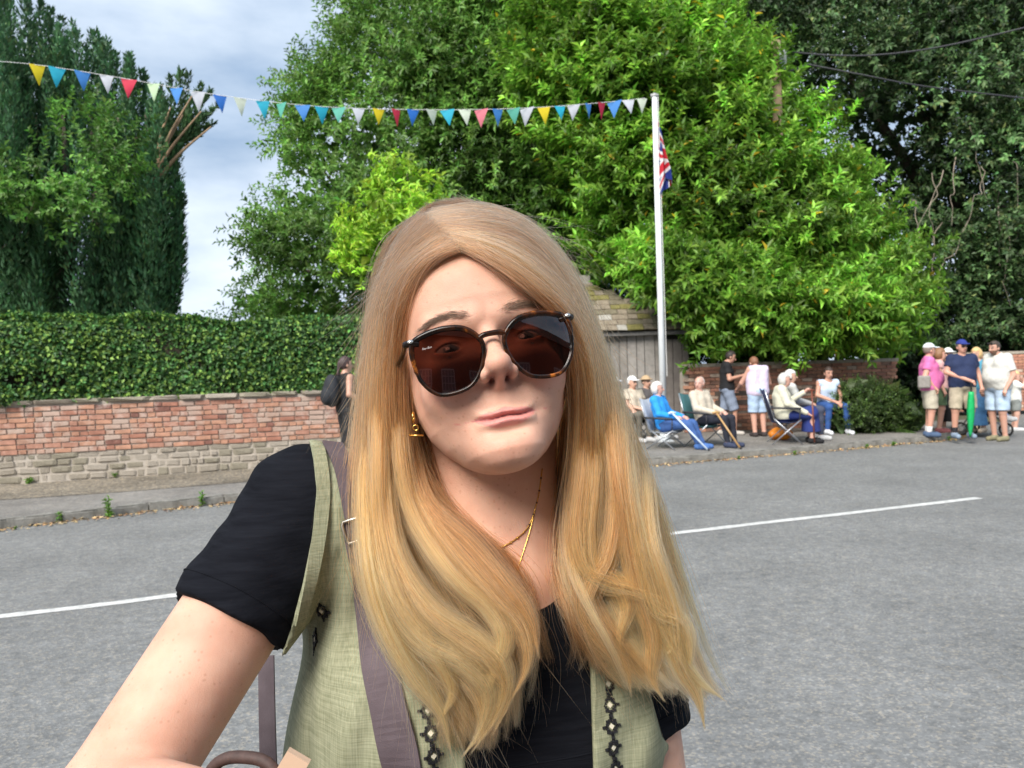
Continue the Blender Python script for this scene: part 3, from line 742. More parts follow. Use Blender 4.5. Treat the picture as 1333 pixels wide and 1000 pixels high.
if 'trees' not in SKIP:
    # tall tree with fine leaves, centre left
    poly = [(400, 62), (390, 100), (420, 70), (445, 10), (480, -60), (600, -130), (760, -120), (800, 40), (770, 250), (760, 420), (560, 430), (420, 425), (320, 415), (306, 382), (352, 374), (334, 318), (346, 268), (372, 235), (360, 205), (378, 180), (382, 125)]
    bx = DY(560, 415, 24)
    build_tree('ash_tree', 'tall mid-green tree with small leaves between the sky gap and the bright tree', poly, 24.0, 4.2, 15500, 12, 0.55, 0.17, 0.42, (0.125, 0.25, 0.045), 0.28, (bx[0], 24.5, 0), [W(480, 60, 24), W(580, 20, 25), W(690, 30, 24), W(420, 220, 23.5), W(620, 200, 23), W(380, 350, 23.5)], 0.42, k=300, sigma=0.42, up=0.1, spread=0.8, soft=120, tone=0.3)
    # bright green evergreen tree over the wall
    poly = [(705, -60), (690, 60), (690, 160), (735, 200), (770, 300), (800, 360), (850, 395), (895, 430), (900, 478), (1000, 470), (1070, 476), (1120, 470), (1165, 440), (1175, 418), (1198, 393), (1186, 365), (1192, 338), (1156, 318), (1150, 285), (1112, 262), (1120, 230), (1074, 205), (1064, 165), (1026, 142), (1008, 95), (962, 72), (935, 10), (880, -60)]
    bx = DY(960, 470, 19.6)
    build_tree('laurel_tree', 'large bright yellow-green leafy tree overhanging the garden wall behind the flagpole', poly, 18.6, 2.4, 9600, 15, 0.42, 0.185, 0.36, (0.175, 0.34, 0.042), 0.28, (bx[0], 20.2, 0), [W(820, 120, 19.5), W(950, 120, 19.5), W(1050, 230, 19.2), W(1150, 340, 19), W(860, 320, 19), W(960, 400, 18.6)], 0.3, k=420, sigma=0.3, alt=(0.55, 0.40, 0.03), p_alt=0.012, up=0.5, spread=0.45, soft=120, tone=0.36, droop=0.25, whorl=0.8)
    e = bpy.data.objects['laurel_tree']; root = np.array(e.location)      # boughs that hang over the shed and the wall
    poly = [(852, 366), (876, 395), (897, 420), (920, 428), (960, 418), (1010, 426), (1080, 420), (1120, 428), (1150, 416), (1165, 398), (1130, 375), (1000, 370), (900, 335), (852, 330)]
    P0, O0 = crown_points(poly, 15.7, 0.55, 1400, soft=50); ci, off, cl = clumped(P0, 90, 0.24, 1500)
    (v, f), sid = sprays(P0[ci] + off, O0[ci] + off, 14, 0.40, 0.18, 0.36, 0.2, 0.5, 0.25, 0.25, 0.8)
    mesh_obj('low_boughs', v - root, f, M_LEAF, e, col=tint(len(sid), (0.175, 0.34, 0.042), 0.28, (0.55, 0.40, 0.03), 0.008) * np.repeat(np.exp(RNG.normal(0, .3, 90))[cl][sid], 4)[:, None])
    # dark evergreen at the right
    poly = [(930, -60), (960, 20), (1000, 60), (1040, 100), (1090, 170), (1140, 240), (1180, 300), (1200, 400), (1190, 470), (1200, 560), (1420, 560), (1450, 200), (1440, -80)]
    bx = DY(1330, 500, 26)
    build_tree('holm_oak', 'huge dark evergreen tree filling the upper right corner', poly, 25.0, 4.0, 16000, 12, 0.5, 0.15, 0.5, (0.055, 0.105, 0.035), 0.35, (bx[0], 26.5, 0), [W(1050, 30, 25), W(1180, 80, 25), W(1300, 60, 25), W(1250, 250, 24), W(1380, 250, 24.5), W(1300, 400, 24)], 0.6, k=300, sigma=0.5, up=0.0, spread=0.9, soft=140, material=M_LEAF_DARK, alt=(0.12, 0.15, 0.05), p_alt=0.06, tone=0.45, inner=5000)
    # bare hanging twigs in front of it
    b = MB()
    for k in range(13):
        x, y = random.uniform(1150, 1320), random.uniform(150, 330); d = random.uniform(20.4, 21.2); pts = []
        dx = random.uniform(-6, 6)
        for j in range(8):
            pts.append(W(x, y, d)); x += dx + random.uniform(-9, 9); y += random.uniform(2, 26); d += random.uniform(-.1, .1)
        R_ = W(1240, 250, 21); b.tube(catmull(pts, 18) - R_, np.linspace(0.015, 0.005, 18), 5)
    o = b.build('bare_twigs', M_TWIG, bpy.data.objects['holm_oak']); o.location = Vector(W(1240, 250, 21)) - bpy.data.objects['holm_oak'].location
    # far trees closing the gaps behind
    for nm, lb, poly, d_, bc in (('far_tree', 'dark tree showing behind the gap between the ash and the bright tree', [(600, -80), (620, 120), (640, 430), (830, 440), (1010, 300), (1010, -80)], 31, (0.04, 0.085, 0.03)),):
        bx = DY(780, 480, d_)
        build_tree(nm, lb, poly, d_, 3.0, 7000, 10, 0.7, 0.26, 0.5, bc, 0.3, (bx[0], d_, 0), [W(680, 60, d_), W(800, 40, d_), W(760, 250, d_)], 0.4, k=200, sigma=0.6, soft=100, material=M_LEAF_DARK, tone=0.4)
    # low trees behind the hedge and the dark gateway
    poly = [(1150, 430), (1150, 560), (1330, 560), (1400, 540), (1400, 440), (1300, 450), (1240, 440)]
    bx = DY(1260, 560, 23)
    build_tree('evergreen_shrub', 'dark undergrowth shrub in the gateway behind the standing group', poly, 22.6, 0.8, 2600, 12, 0.35, 0.12, 0.5, (0.02, 0.042, 0.014), 0.3, (bx[0], 23, 0), [W(1200, 480, 22.6), W(1300, 480, 22.6)], 0.1, k=110, sigma=0.3, soft=30, material=M_LEAF_DARK, inner=1500)['category'] = 'shrub'
    # lime-green young tree behind her head
    poly = [(452, 345), (450, 300), (476, 280), (478, 245), (500, 218), (535, 212), (562, 240), (576, 262), (600, 290), (590, 360), (540, 380)]
    bx = DY(540, 300, 15.5)
    build_tree('young_tree', 'small lime-green young tree just above the seated woman-high hedge, behind the blonde head', poly, 15.5, 0.55, 620, 9, 0.22, 0.13, 0.42, (0.32, 0.52, 0.05), 0.2, (bx[0], 15.6, 0), [W(490, 260, 15.5), W(530, 225, 15.5), W(570, 280, 15.5), W(470, 320, 15.4)], 0.06, k=70, sigma=0.15, up=-0.3, spread=0.7, soft=40, inner=200, droop=0.5)
    bpy.data.objects['young_tree']['label'] = 'small lime-green young tree rising just behind the blonde head'
    # dark clipped shrub by the wall end
    poly = [(1092, 560), (1088, 528), (1098, 510), (1130, 500), (1150, 508), (1172, 520), (1186, 545), (1196, 566), (1150, 570)]
    bx = G(1140, 566, 0.1)
    e = build_tree('shrub', 'low dark green shrub at the end of the red brick garden wall', poly, 15.0, 0.45, 1500, 9, 0.16, 0.05, 0.4, (0.05, 0.09, 0.022), 0.3, (DY(1140, 560, 15.0)[0], 15.0, 0.1), [W(1120, 520, 15.0), W(1160, 530, 15.0)], 0.04, k=90, sigma=0.1, soft=26, inner=500, alt=(0.12, 0.2, 0.04), p_alt=0.15)
    e['category'] = 'shrub'
    # ---- Irish yew of upright plumes
    e = empty('yew_tree', (-9.2, 15.4, 0), 'dark green columnar yew of upright plumes behind the hedge at the left', 'tree'); root = np.array([-9.2, 15.4, 0])
    tops = [(-60, 0), (-20, -20), (5, -30), (30, -10), (55, -15), (70, -10), (95, 25), (118, 20), (140, 48), (160, 45), (182, 80), (200, 95), (225, 95)]
    V = []; F = []; C_ = []; nofs = 0
    def plume(bx_, tip, r, n, col):
        global nofs
        t = RNG.random(n) ** 0.8; ang = RNG.uniform(0, 6.283, n); rr = r * np.sqrt(np.clip(1 - t ** 2.2, 0.0, 1)) * (0.72 + 0.28 * np.sin(ang * 3 + t * 22)) * RNG.uniform(0.75, 1.05, n)
        A = tip - bx_; ax = bx_[None] + A[None] * t[:, None] + 0.05 * np.c_[np.sin(t * 9 + bx_[0] * 7), np.cos(t * 8), np.zeros(n)]
        o = np.c_[np.cos(ang), np.sin(ang), np.zeros(n)]
        Pp = ax + o * rr[:, None]; D = o * 0.55 + A / np.linalg.norm(A) * 0.9 + rand_dirs(n) * 0.35
        v, f = leaf_mesh(Pp - root, D, o + rand_dirs(n) * 0.3, RNG.uniform(0.075, 0.15, n), 0.36, 0.1, 0.0)
        V.append(v); F.append(f + nofs); nofs += len(v); C_.append(tint(n, np.asarray(col) * math.exp(random.gauss(0, 0.22)), 0.28, (0.09, 0.15, 0.05), 0.06))
    for k in range(150):
        row = random.random(); px = random.uniform(-120, 222); dep = 14.2 + 2.6 * row
        ty = np.interp(px, [-130, -60, 0, 60, 110, 150, 190, 225], [0, -20, -30, -10, 22, 48, 85, 118]) + random.choice((0, 10, 30, 60)) + random.uniform(0, 20) + (0 if row > .35 else random.choice((0, 60, 130, 210, 260)))
        by = 440; bxp = min(px + random.uniform(-10, 10), 214)
        plume(W(bxp, by, dep), W(px, ty, dep), random.uniform(0.20, 0.36), 1050, (0.065, 0.15, 0.065))
    for px, ty, bxp, byy in ((232, 190, 222, 430), (234, 240, 224, 425), (230, 300, 218, 430), (226, 345, 212, 430), (236, 255, 222, 400), (222, 150, 214, 420)):
        plume(W(bxp, byy, 15.0), W(px, ty, 15.0), 0.2, 900, (0.065, 0.15, 0.065))
    for tx, ty in ((285, 132), (272, 118), (248, 96), (238, 92), (262, 150), (225, 100), (275, 160), (262, 112), (250, 128)):      # the leaning side branch
        plume(W(205 + (tx - 225) * .45, 225 - (tx - 225) * .6, 15.2), W(tx, ty, 15.2), 0.10, 300, (0.06, 0.125, 0.05))
    mesh_obj('crown', np.vstack(V), np.vstack(F), M_LEAF_DARK, e, col=np.vstack(C_))
    b = MB()
    for k in range(6): b.tube([np.array([random.uniform(-1.5, 1.5), random.uniform(-.3, .3), 0]), W(20 + 36 * k, 330, 15.4) - root, W(10 + 36 * k, 150, 15.4) - root], [0.16, 0.11, 0.03], 8)
    b.build('trunk', M_BARK, e, True)
    b = MB()
    for tx, ty, bx_, by_ in ((262, 145, 196, 240), (250, 125, 202, 230), (238, 150, 200, 245), (222, 140, 206, 225), (275, 165, 205, 235), (190, 175, 170, 190), (228, 160, 198, 252)):
        b.tube(catmull([W(bx_, by_, 14.9), W((bx_ + tx) / 2 - 6, (by_ + ty) / 2, 14.85), W(tx, ty, 14.95)], 10) - root, np.linspace(0.045, 0.012, 10), 6)
    b.build('bare_branch', mat('yew bark', (0.30, 0.20, 0.12), 0.9, var=0.3, vscale=8), e, True)
    # broadleaf growth in front of the yew
    poly = [(-60, 275), (-60, 200), (10, 180), (50, 215), (85, 195), (110, 145), (140, 150), (150, 200), (178, 235), (165, 268), (110, 285), (40, 262)]
    bx = DY(-130, 420, 14.2)
    build_tree('sycamore_sapling', 'fresh green broadleaf sapling growing in front of the dark yew', poly, 13.7, 0.4, 520, 10, 0.26, 0.105, 0.6, (0.11, 0.235, 0.045), 0.3, (bx[0], 14.2, 0), [W(-40, 230, 14.1), W(20, 235, 14.1), W(60, 230, 13.9)], 0.03, k=46, sigma=0.24, soft=40, inner=0)
# ================================================================ the cottage behind the camera (seen only as a reflection in the lenses)
house = empty('cottage', (0, -7.5, 0), 'brick cottage with white sash windows on the near side of the road, behind the camera', 'house')
b = MB(); b.box((6, -2, 2.6), (29, 3.96, 5.2)); b.build('wall', mat('cottage brick', (0.20, 0.10, 0.07), 0.95, var=0.4, vscale=5), house)
b = MB(); b.add([(-8.7, .3, 5.1), (20.7, .3, 5.1), (20.7, -4.3, 5.1), (-8.7, -4.3, 5.1), (-8.7, -2, 7.2), (20.7, -2, 7.2)], [(0, 1, 5, 4), (2, 3, 4, 5), (0, 4, 3), (1, 2, 5), (0, 3, 2, 1)]); b.build('roof', mat('cottage tiles', (0.12, 0.06, 0.04), 0.9, var=0.3, vscale=8), house)
for wx in (-3.6, -0.9, 2.4, 8.0, 11.0, 15.0):
    fr_ = MB(); 
    for k in range(5): fr_.box((wx + (k - 2) * .36, .03, 1.75), (.05 if k % 4 else .1, .08, 1.5))
    for k in range(4): fr_.box((wx, .035, 1.02 + k * .487), (1.5, .07, .05 if k % 3 else .1))
    w_o = fr_.build('window', mat('window paint', (0.75, 0.75, 0.73), 0.5), house)
    p_ = MB(); p_.box((wx, .012, 1.75), (1.46, .01, 1.46)); p_.build('pane', mat('window glass', (0.25, 0.28, 0.32), 0.05, spec=0.8), w_o)
b = MB(); b.box((5.0, .02, 1.05), (.95, .08, 2.1)); d_o = b.build('door', mat('door paint', (0.05, 0.09, 0.08), 0.4), house)
b = MB(); b.box((5.33, .08, 1.05), (.04, .05, .12)); b.build('handle', mat('brass', (0.6, 0.42, 0.15), 0.3, 1.0), d_o)
# ================================================================ PEOPLE ACROSS THE ROAD
def V3(*a): return np.array(a, float)
def stand(h=1.7, stance=.1):
    s = h / 1.72
    return {k: np.array(v) * s for k, v in dict(pelvis=(0, 0, .95), chest=(0, .0, 1.28), neck=(0, .01, 1.47), head=(0, -.015, 1.605), sL=(-.175, .01, 1.41), sR=(.175, .01, 1.41), eL=(-.235, .03, 1.12), eR=(.235, .03, 1.12), wL=(-.25, -.06, .88), wR=(.25, -.06, .88),
            hL=(-.09, 0, .91), hR=(.09, 0, .91), kL=(-stance, -.02, .50), kR=(stance, -.02, .50), aL=(-stance, .03, .09), aR=(stance, .03, .09)).items()}
def sit(seat=.42, rec=.2, ext=.0, s=1.0):
    return dict(pelvis=V3(0, .02, seat + .1), chest=V3(0, .02 + .30 * rec, seat + .40), neck=V3(0, .03 + .42 * rec, seat + .57), head=V3(0, .01 + .45 * rec, seat + .70), sL=V3(-.175, .03 + .38 * rec, seat + .51), sR=V3(.175, .03 + .38 * rec, seat + .51),
                eL=V3(-.235, -.04 + .25 * rec, seat + .28), eR=V3(.235, -.04 + .25 * rec, seat + .28), wL=V3(-.11, -.27, seat + .21), wR=V3(.11, -.27, seat + .21), hL=V3(-.09, 0, seat + .09), hR=V3(.09, 0, seat + .09),
                kL=V3(-.1, -.43, seat + .10), kR=V3(.1, -.43, seat + .10), aL=V3(-.1, -.43 - ext, .09), aR=V3(.1, -.43 - ext, .09))
def fieldmesh(f, lo, hi, h): return mesh_field(f, axis_steps(lo[0], hi[0], h), axis_steps(lo[1], hi[1], h), axis_steps(lo[2], hi[2], h), B=5)
def person(label, loc, rz, J, g=1.0, skin=(.55, .32, .23), top=None, sleeve=.6, bottom=None, leg=.9, skirt=False, shoes=(.5, .5, .5), hair=(.1, .06, .04), style='short', hat=None, hy=0.0, hp=0.0, socks=None, extra=None, h=.0125, beard=None, group='people gathered across the road'):
    e = empty('person', loc, label, 'person', group, rz); J = {k: np.asarray(v, float) for k, v in J.items()}
    hs = 1.0 if J['neck'][2] > .5 and g > .5 else .8
    Rh = np.asarray(Euler((hp, 0, hy)).to_matrix()); hd = J['head']
    def L(p): return (p - hd) @ Rh
    def headf(p):
        q = L(p) / hs; qa = np.c_[np.abs(q[:, 0]), q[:, 1:]]
        d = ellip(q, (0, .008, .022), (.075, .095, .098)); d = smin(d, ellip(q, (0, -.028, -.045), (.055, .058, .068)), .03)
        d = smin(d, cone(qa, (0, -.088, .005), (0, -.108, -.028), .010, .014), .012); d = smin(d, ellip(qa, (.078, .01, -.01), (.012, .02, .032)), .008)
        d = smax(d, -ellip(qa, (.032, -.098, .012), (.018, .012, .010)), .01)
        return d * hs
    def torsof(p):
        d = ellip(p, J['pelvis'], (.165 * g, .125 * g, .135)); c, pl = J['chest'], J['pelvis']; x = V3(1, 0, 0)
        for s_ in (-1, 1): d = smin(d, cone(p, pl + x * s_ * .062 * g, c + x * s_ * .075 * g, .104 * g, .105 * g), .04)
        if g > 1.1: d = smin(d, ellip(p, pl * .62 + c * .38 + V3(0, -.05 * g, 0), (.15 * g, .13 * g, .16)), .05)
        return smin(smin(d, cone(p, J['sL'], J['sR'], .058, .058), .05), cone(p, c, J['neck'], .085, .055), .04)
    def armf(p, s_): return smin(cone(p, J['s' + s_], J['e' + s_], .052 * g ** .5, .041 * g ** .5), cone(p, J['e' + s_], J['w' + s_], .041 * g ** .5, .027), .015)
    def handf(p, s_):
        w, el = J['w' + s_], J['e' + s_]; ax = (w - el) / np.linalg.norm(w - el); up = V3(0, 0, 1) - ax * ax[2]; up /= np.linalg.norm(up) + 1e-6; sd_ = np.cross(ax, up); sg = -1 if s_ == 'L' else 1
        d = cone(p, w, w + ax * .07, .026, .03)
        for j in range(4):
            a = w + ax * .075 + sd_ * (j - 1.5) * .021; b = a + ax * (.05, .056, .052, .042)[j] * .6 - up * .02; c = b + ax * .012 - up * .026
            d = smin(d, np.minimum(cone(p, a, b, .0098, .0095), cone(p, b, c, .0095, .0088)), .004)
        t0 = w + ax * .03 + sd_ * sg * -.026; return smin(d, cone(p, t0, t0 + ax * .045 - sd_ * sg * .02 - up * .01, .012, .0095), .008)
    def legf(p, s_, gg=1.0): return smin(cone(p, J['h' + s_], J['k' + s_], .088 * g ** .6 * gg, .060 * g ** .4 * gg), cone(p, J['k' + s_], J['a' + s_], .058 * g ** .4 * gg, .038 * gg), .02)
    fd = {s_: (J['k' + s_] - J['h' + s_]) * V3(.0, .0, 0) + V3(0, -1, 0) for s_ in 'LR'}
    def footf(p, s_, o=0): a = J['a' + s_]; return smin(cone(p, a + V3(0, .03, -.045), a + V3(0, -.15, -.055), .036 + o, .030 + o), cone(p, a, a + V3(0, .01, -.04), .036 + o, .04 + o), .02)
    def bodyf(p):
        d = smin(headf(p), cone(p, J['neck'] - V3(0, 0, .03), hd - V3(0, 0, .05), .052 * g ** .3, .048), .02); d = smin(d, torsof(p), .03)
        for s_ in 'LR': d = smin(d, smin(armf(p, s_), handf(p, s_), .01), .025); d = smin(d, legf(p, s_), .03); d = smin(d, footf(p, s_), .02)
        return d
    K = np.array(list(J.values())); lo, hi = K.min(0) - .24, K.max(0) + .24; lo[2] = min(lo[2], -.02)
    def out(nm, f, color, lo=lo, hi=hi, hh=None, rough=.85, mname=None, col=None, par=None, m_=None):
        v, fc = fieldmesh(f, lo, hi, hh or h)
        if len(v) == 0: return None
        m2 = m_ or mat(mname or 'cloth %.2f %.2f %.2f' % tuple(color), color, rough, var=.18, vscale=30, bump=.35, bscale=18)
        return mesh_obj(nm, v, fc, m2, par or e, True, col(v) if col else None)
    def skincol(v):
        c = np.tile(np.asarray(skin), (len(v), 1)); q = L(v) / hs; fr = q[:, 1] < -.05; ax = np.abs(q[:, 0])
        c[fr & (np.hypot((ax - .031) / .019, (q[:, 2] - .012) / .011) < 1)] = (.08, .05, .045); c[fr & (np.hypot(ax / .026, (q[:, 2] + .062) / .009) < 1)] = (.36, .13, .11)
        c[fr & (np.hypot((ax - .033) / .02, (q[:, 2] - .036) / .006) < 1)] = np.asarray(hair) * .8
        if beard is not None: c[(q[:, 1] < -.01) & (q[:, 2] < -.035) & (q[:, 2] > -.12) & ~(np.hypot(ax / .026, (q[:, 2] + .062) / .009) < 1)] = beard
        return c
    out('body', bodyf, skin, m_=mat('person skin', rough=.55, attr=True, sub=.1), col=skincol)
    if top is not None:
        def topf(p):
            d = torsof(p) - .016; pz = J['pelvis'][2]
            for s_ in 'LR':
                if sleeve > 0:
                    if sleeve <= 1: en = J['s' + s_] + (J['e' + s_] - J['s' + s_]) * sleeve; ax = (J['e' + s_] - J['s' + s_]); ax = ax / np.linalg.norm(ax); a = smax(cone(p, J['s' + s_], J['e' + s_], .070 * g ** .5, .064 * g ** .5), (p - en) @ ax, .004)
                    else: a = smax(armf(p, s_) - .016, (p - J['w' + s_]) @ ((J['w' + s_] - J['e' + s_]) / np.linalg.norm(J['w' + s_] - J['e' + s_])), .004)
                    d = smin(d, a, .025)
                else:
                    d = smax(d, -(np.linalg.norm(p - J['s' + s_] - V3((-1 if s_ == 'L' else 1) * .045, 0, 0), axis=1) - .062), .01)
            d = smax(d, -cone(p, J['neck'] + V3(0, -.015, .015), hd, .066 if sleeve else .085, .08), .006)
            d = smax(d, (pz - .09) - p[:, 2], .006)
            return d + .002 * np.sin(p[:, 2] * 45 + p[:, 0] * 30) * np.sin(p[:, 0] * 25 + 2)
        out('top', topf, top)
    if bottom is not None:
        def botf(p):
            d = ellip(p, J['pelvis'], (.182 * g, .142 * g, .15)); d = smax(d, p[:, 2] - (J['pelvis'][2] + .07), .01)
            if skirt:
                kn = (J['kL'] + J['kR']) / 2; en = J['pelvis'] + (kn - J['pelvis']) * 1.0; an = (J['aL'] + J['aR']) / 2
                d = smin(d, smin(cone(p, J['hL'], J['kL'], .105, .10), cone(p, J['hR'], J['kR'], .105, .10), .12), .04); lower = cone(p, kn, kn + (an - kn) * leg, .13, .16); return smax(smin(d, lower, .05), (kn[2] + (an[2] - kn[2]) * leg) - p[:, 2], .008)
            for s_ in 'LR':
                if leg <= 1: en = J['h' + s_] + (J['k' + s_] - J['h' + s_]) * leg; ax = J['k' + s_] - J['h' + s_]; ax = ax / np.linalg.norm(ax); a = smax(cone(p, J['h' + s_], J['k' + s_], .108 * g ** .6, .092 * g ** .5), (p - en) @ ax, .005)
                else: a = smax(legf(p, s_, 1.22), (J['a' + s_][2] + .0) - p[:, 2], .01)
                d = smin(d, a, .03)
            return d + .003 * np.sin(p[:, 2] * 38 + p[:, 1] * 20)
        out('skirt' if skirt else ('shorts' if leg <= 1 else 'trousers'), botf, bottom)
    for s_ in 'LR':
        a = J['a' + s_]
        out('shoe', lambda p: smax(footf(p, s_, .012), p[:, 2] - (a[2] + .005), .006), shoes, a - V3(.08, .25, .12), a + V3(.08, .12, .06), .01)
        if socks is not None: out('sock', lambda p: np.maximum(legf(p, s_, 1.12), np.abs(p[:, 2] - a[2] - .05) - .05), socks, a - V3(.09, .12, .03), a + V3(.09, .12, .14), .011)
    hl, hh_ = hd - .25, hd + .22
    if style:
        def hairf(p):
            q = L(p) / hs; d = ellip(q, (0, .012, .026), (.084, .103, .106)) + .003 * np.sin(q[:, 0] * 160) * np.sin(q[:, 2] * 140)
            cut = {'short': .030, 'crop': .045, 'bald': .2, 'bob': .028, 'curly': .030, 'tail': .04, 'receding': .075}[style]
            if style in ('curly', 'bob'): d = smin(d, ellip(q, (0, .03, -.01), (.098, .085, .10)), .03)
            d = smax(d, -np.maximum(q[:, 1] - (.0 if style in ('curly', 'short') else -.02 if style != 'bob' else -.035), q[:, 2] - cut - .02), .012)         # face
            d = smax(d, -(q[:, 2] + (.05 if style in ('short', 'crop', 'receding') else .10 if style != 'bob' else .11)), .01)
            if style == 'receding': d = np.maximum(d, -np.maximum(q[:, 1] - .05, -q[:, 2] + .02))
            if style == 'tail': d = smin(d, cone(q, (0, .10, .03), (0, .13, -.14), .03, .018), .02)
            return d * hs
        out('hair', hairf, hair, hl, hh_, .010, mname='person hair %.2f %.2f' % (hair[0], hair[1]), rough=.6)
    if hat is not None:
        kind, hc = hat
        def hatf(p):
            q = L(p) / hs; d = smax(ellip(q, (0, .01, .035), (.088, .106, .105)), -(q[:, 2] - .050), .006)
            if kind == 'cap': d = smin(d, smax(ellip(q, (0, -.115, .052), (.07, .075, .012)), q[:, 1] + .03, .01), .01)
            else: d = smin(d, ellip(q, (0, .01, .055), (.15, .165, .012)), .012)
            return d * hs
        out('cap' if kind == 'cap' else 'sun_hat', hatf, hc, hl, hh_, .010)
    if extra == 'shades':
        def shf(p): q = L(p) / hs; qa = np.c_[np.abs(q[:, 0]), q[:, 1:]]; return np.minimum(ellip(qa, (.032, -.096, .012), (.024, .008, .017)), cone(qa, (0, -.10, .016), (.06, -.09, .018), .005, .005)) * hs
        out('dark_glasses', shf, (.01, .01, .012), hl, hh_, .007, rough=.2)
    if extra == 'shades_up':
        def shf(p): q = L(p) / hs; qa = np.c_[np.abs(q[:, 0]), q[:, 1:]]; return np.minimum(ellip(qa, (.032, -.085, .095), (.026, .012, .016)), cone(qa, (.05, -.07, .09), (.082, .02, .05), .005, .005)) * hs
        out('raised_glasses', shf, (.01, .01, .012), hl, hh_, .007, rough=.2)
    return e
def put_on(px, py, z=0.1): return G(px, py, z)
M_TUBE = mat('chair tube', (0.45, 0.47, 0.5), .35, .8)
def camp_chair(loc, rz, seat, cloth, label):
    e = empty('folding_chair', loc, label, 'chair', 'folding camping chairs on the pavement', rz); w = .27
    for s_ in (-1, 1):
        for a, b in (((s_ * w, -.24, 0), (s_ * w, .22, seat + .05)), ((s_ * w, .26, 0), (s_ * w, -.22, seat + .02))):
            m_ = MB(); m_.tube([a, b], .011, 8); m_.build('leg', M_TUBE, e, True)
        m_ = MB(); m_.tube([(s_ * w, .2, seat), (s_ * w, .36, seat + .55)], .011, 8); m_.build('back_post', M_TUBE, e, True)
        m_ = MB(); m_.tube([(s_ * (w + .02), -.22, seat + .21), (s_ * (w + .02), .27, seat + .23)], .018, 8); m_.tube([(s_ * (w + .01), -.21, seat + .2), (s_ * w, -.2, seat)], .010, 6); m_.build('armrest', mat('armrest plastic', (.03, .03, .035), .6), e, True)
    def pane(nm, pts): 
        v = []; f = []
        for i, (y, z) in enumerate(pts):
            for j in range(5): x = (j - 2) / 2 * w; v.append((x, y, z - .035 * (1 - (x / w) ** 2)))
        for i in range(len(pts) - 1):
            for j in range(4): f.append((i * 5 + j, i * 5 + j + 1, i * 5 + j + 6, i * 5 + j + 5))
        o = mesh_obj(nm, v, f, mat('chair cloth %.2f' % cloth[2], cloth, .85, var=.15, vscale=25), e, True); md = o.modifiers.new('t', 'SOLIDIFY'); md.thickness = .008
    pane('seat', [(-.24, seat + .01), (-.05, seat - .02), (.2, seat)]); pane('backrest', [(.2, seat + .03), (.27, seat + .28), (.36, seat + .56)])
    return e
def stick(name, a, b, r, m_, label, hook=False, cat='walking stick'):
    a, b = np.asarray(a), np.asarray(b); e = empty(name, a, label, cat); m1 = MB(); m1.tube([a - a, b - a], [r, r * .9], 8); m1.build('shaft', m_, e, True)
    m1 = MB(); m1.tube([b - a + V3(-.07, 0, .0), b - a + V3(-.02, 0, .018), b - a + V3(.05, 0, .005)], r * 1.25, 8); m1.build('handle', m_, e, True)
    m1 = MB(); m1.tube([V3(0, 0, .0), V3(0, 0, .03)], r * 1.3, 8); m1.build('rubber_tip', mat('rubber', (.02, .02, .02), .8), e, True); return e
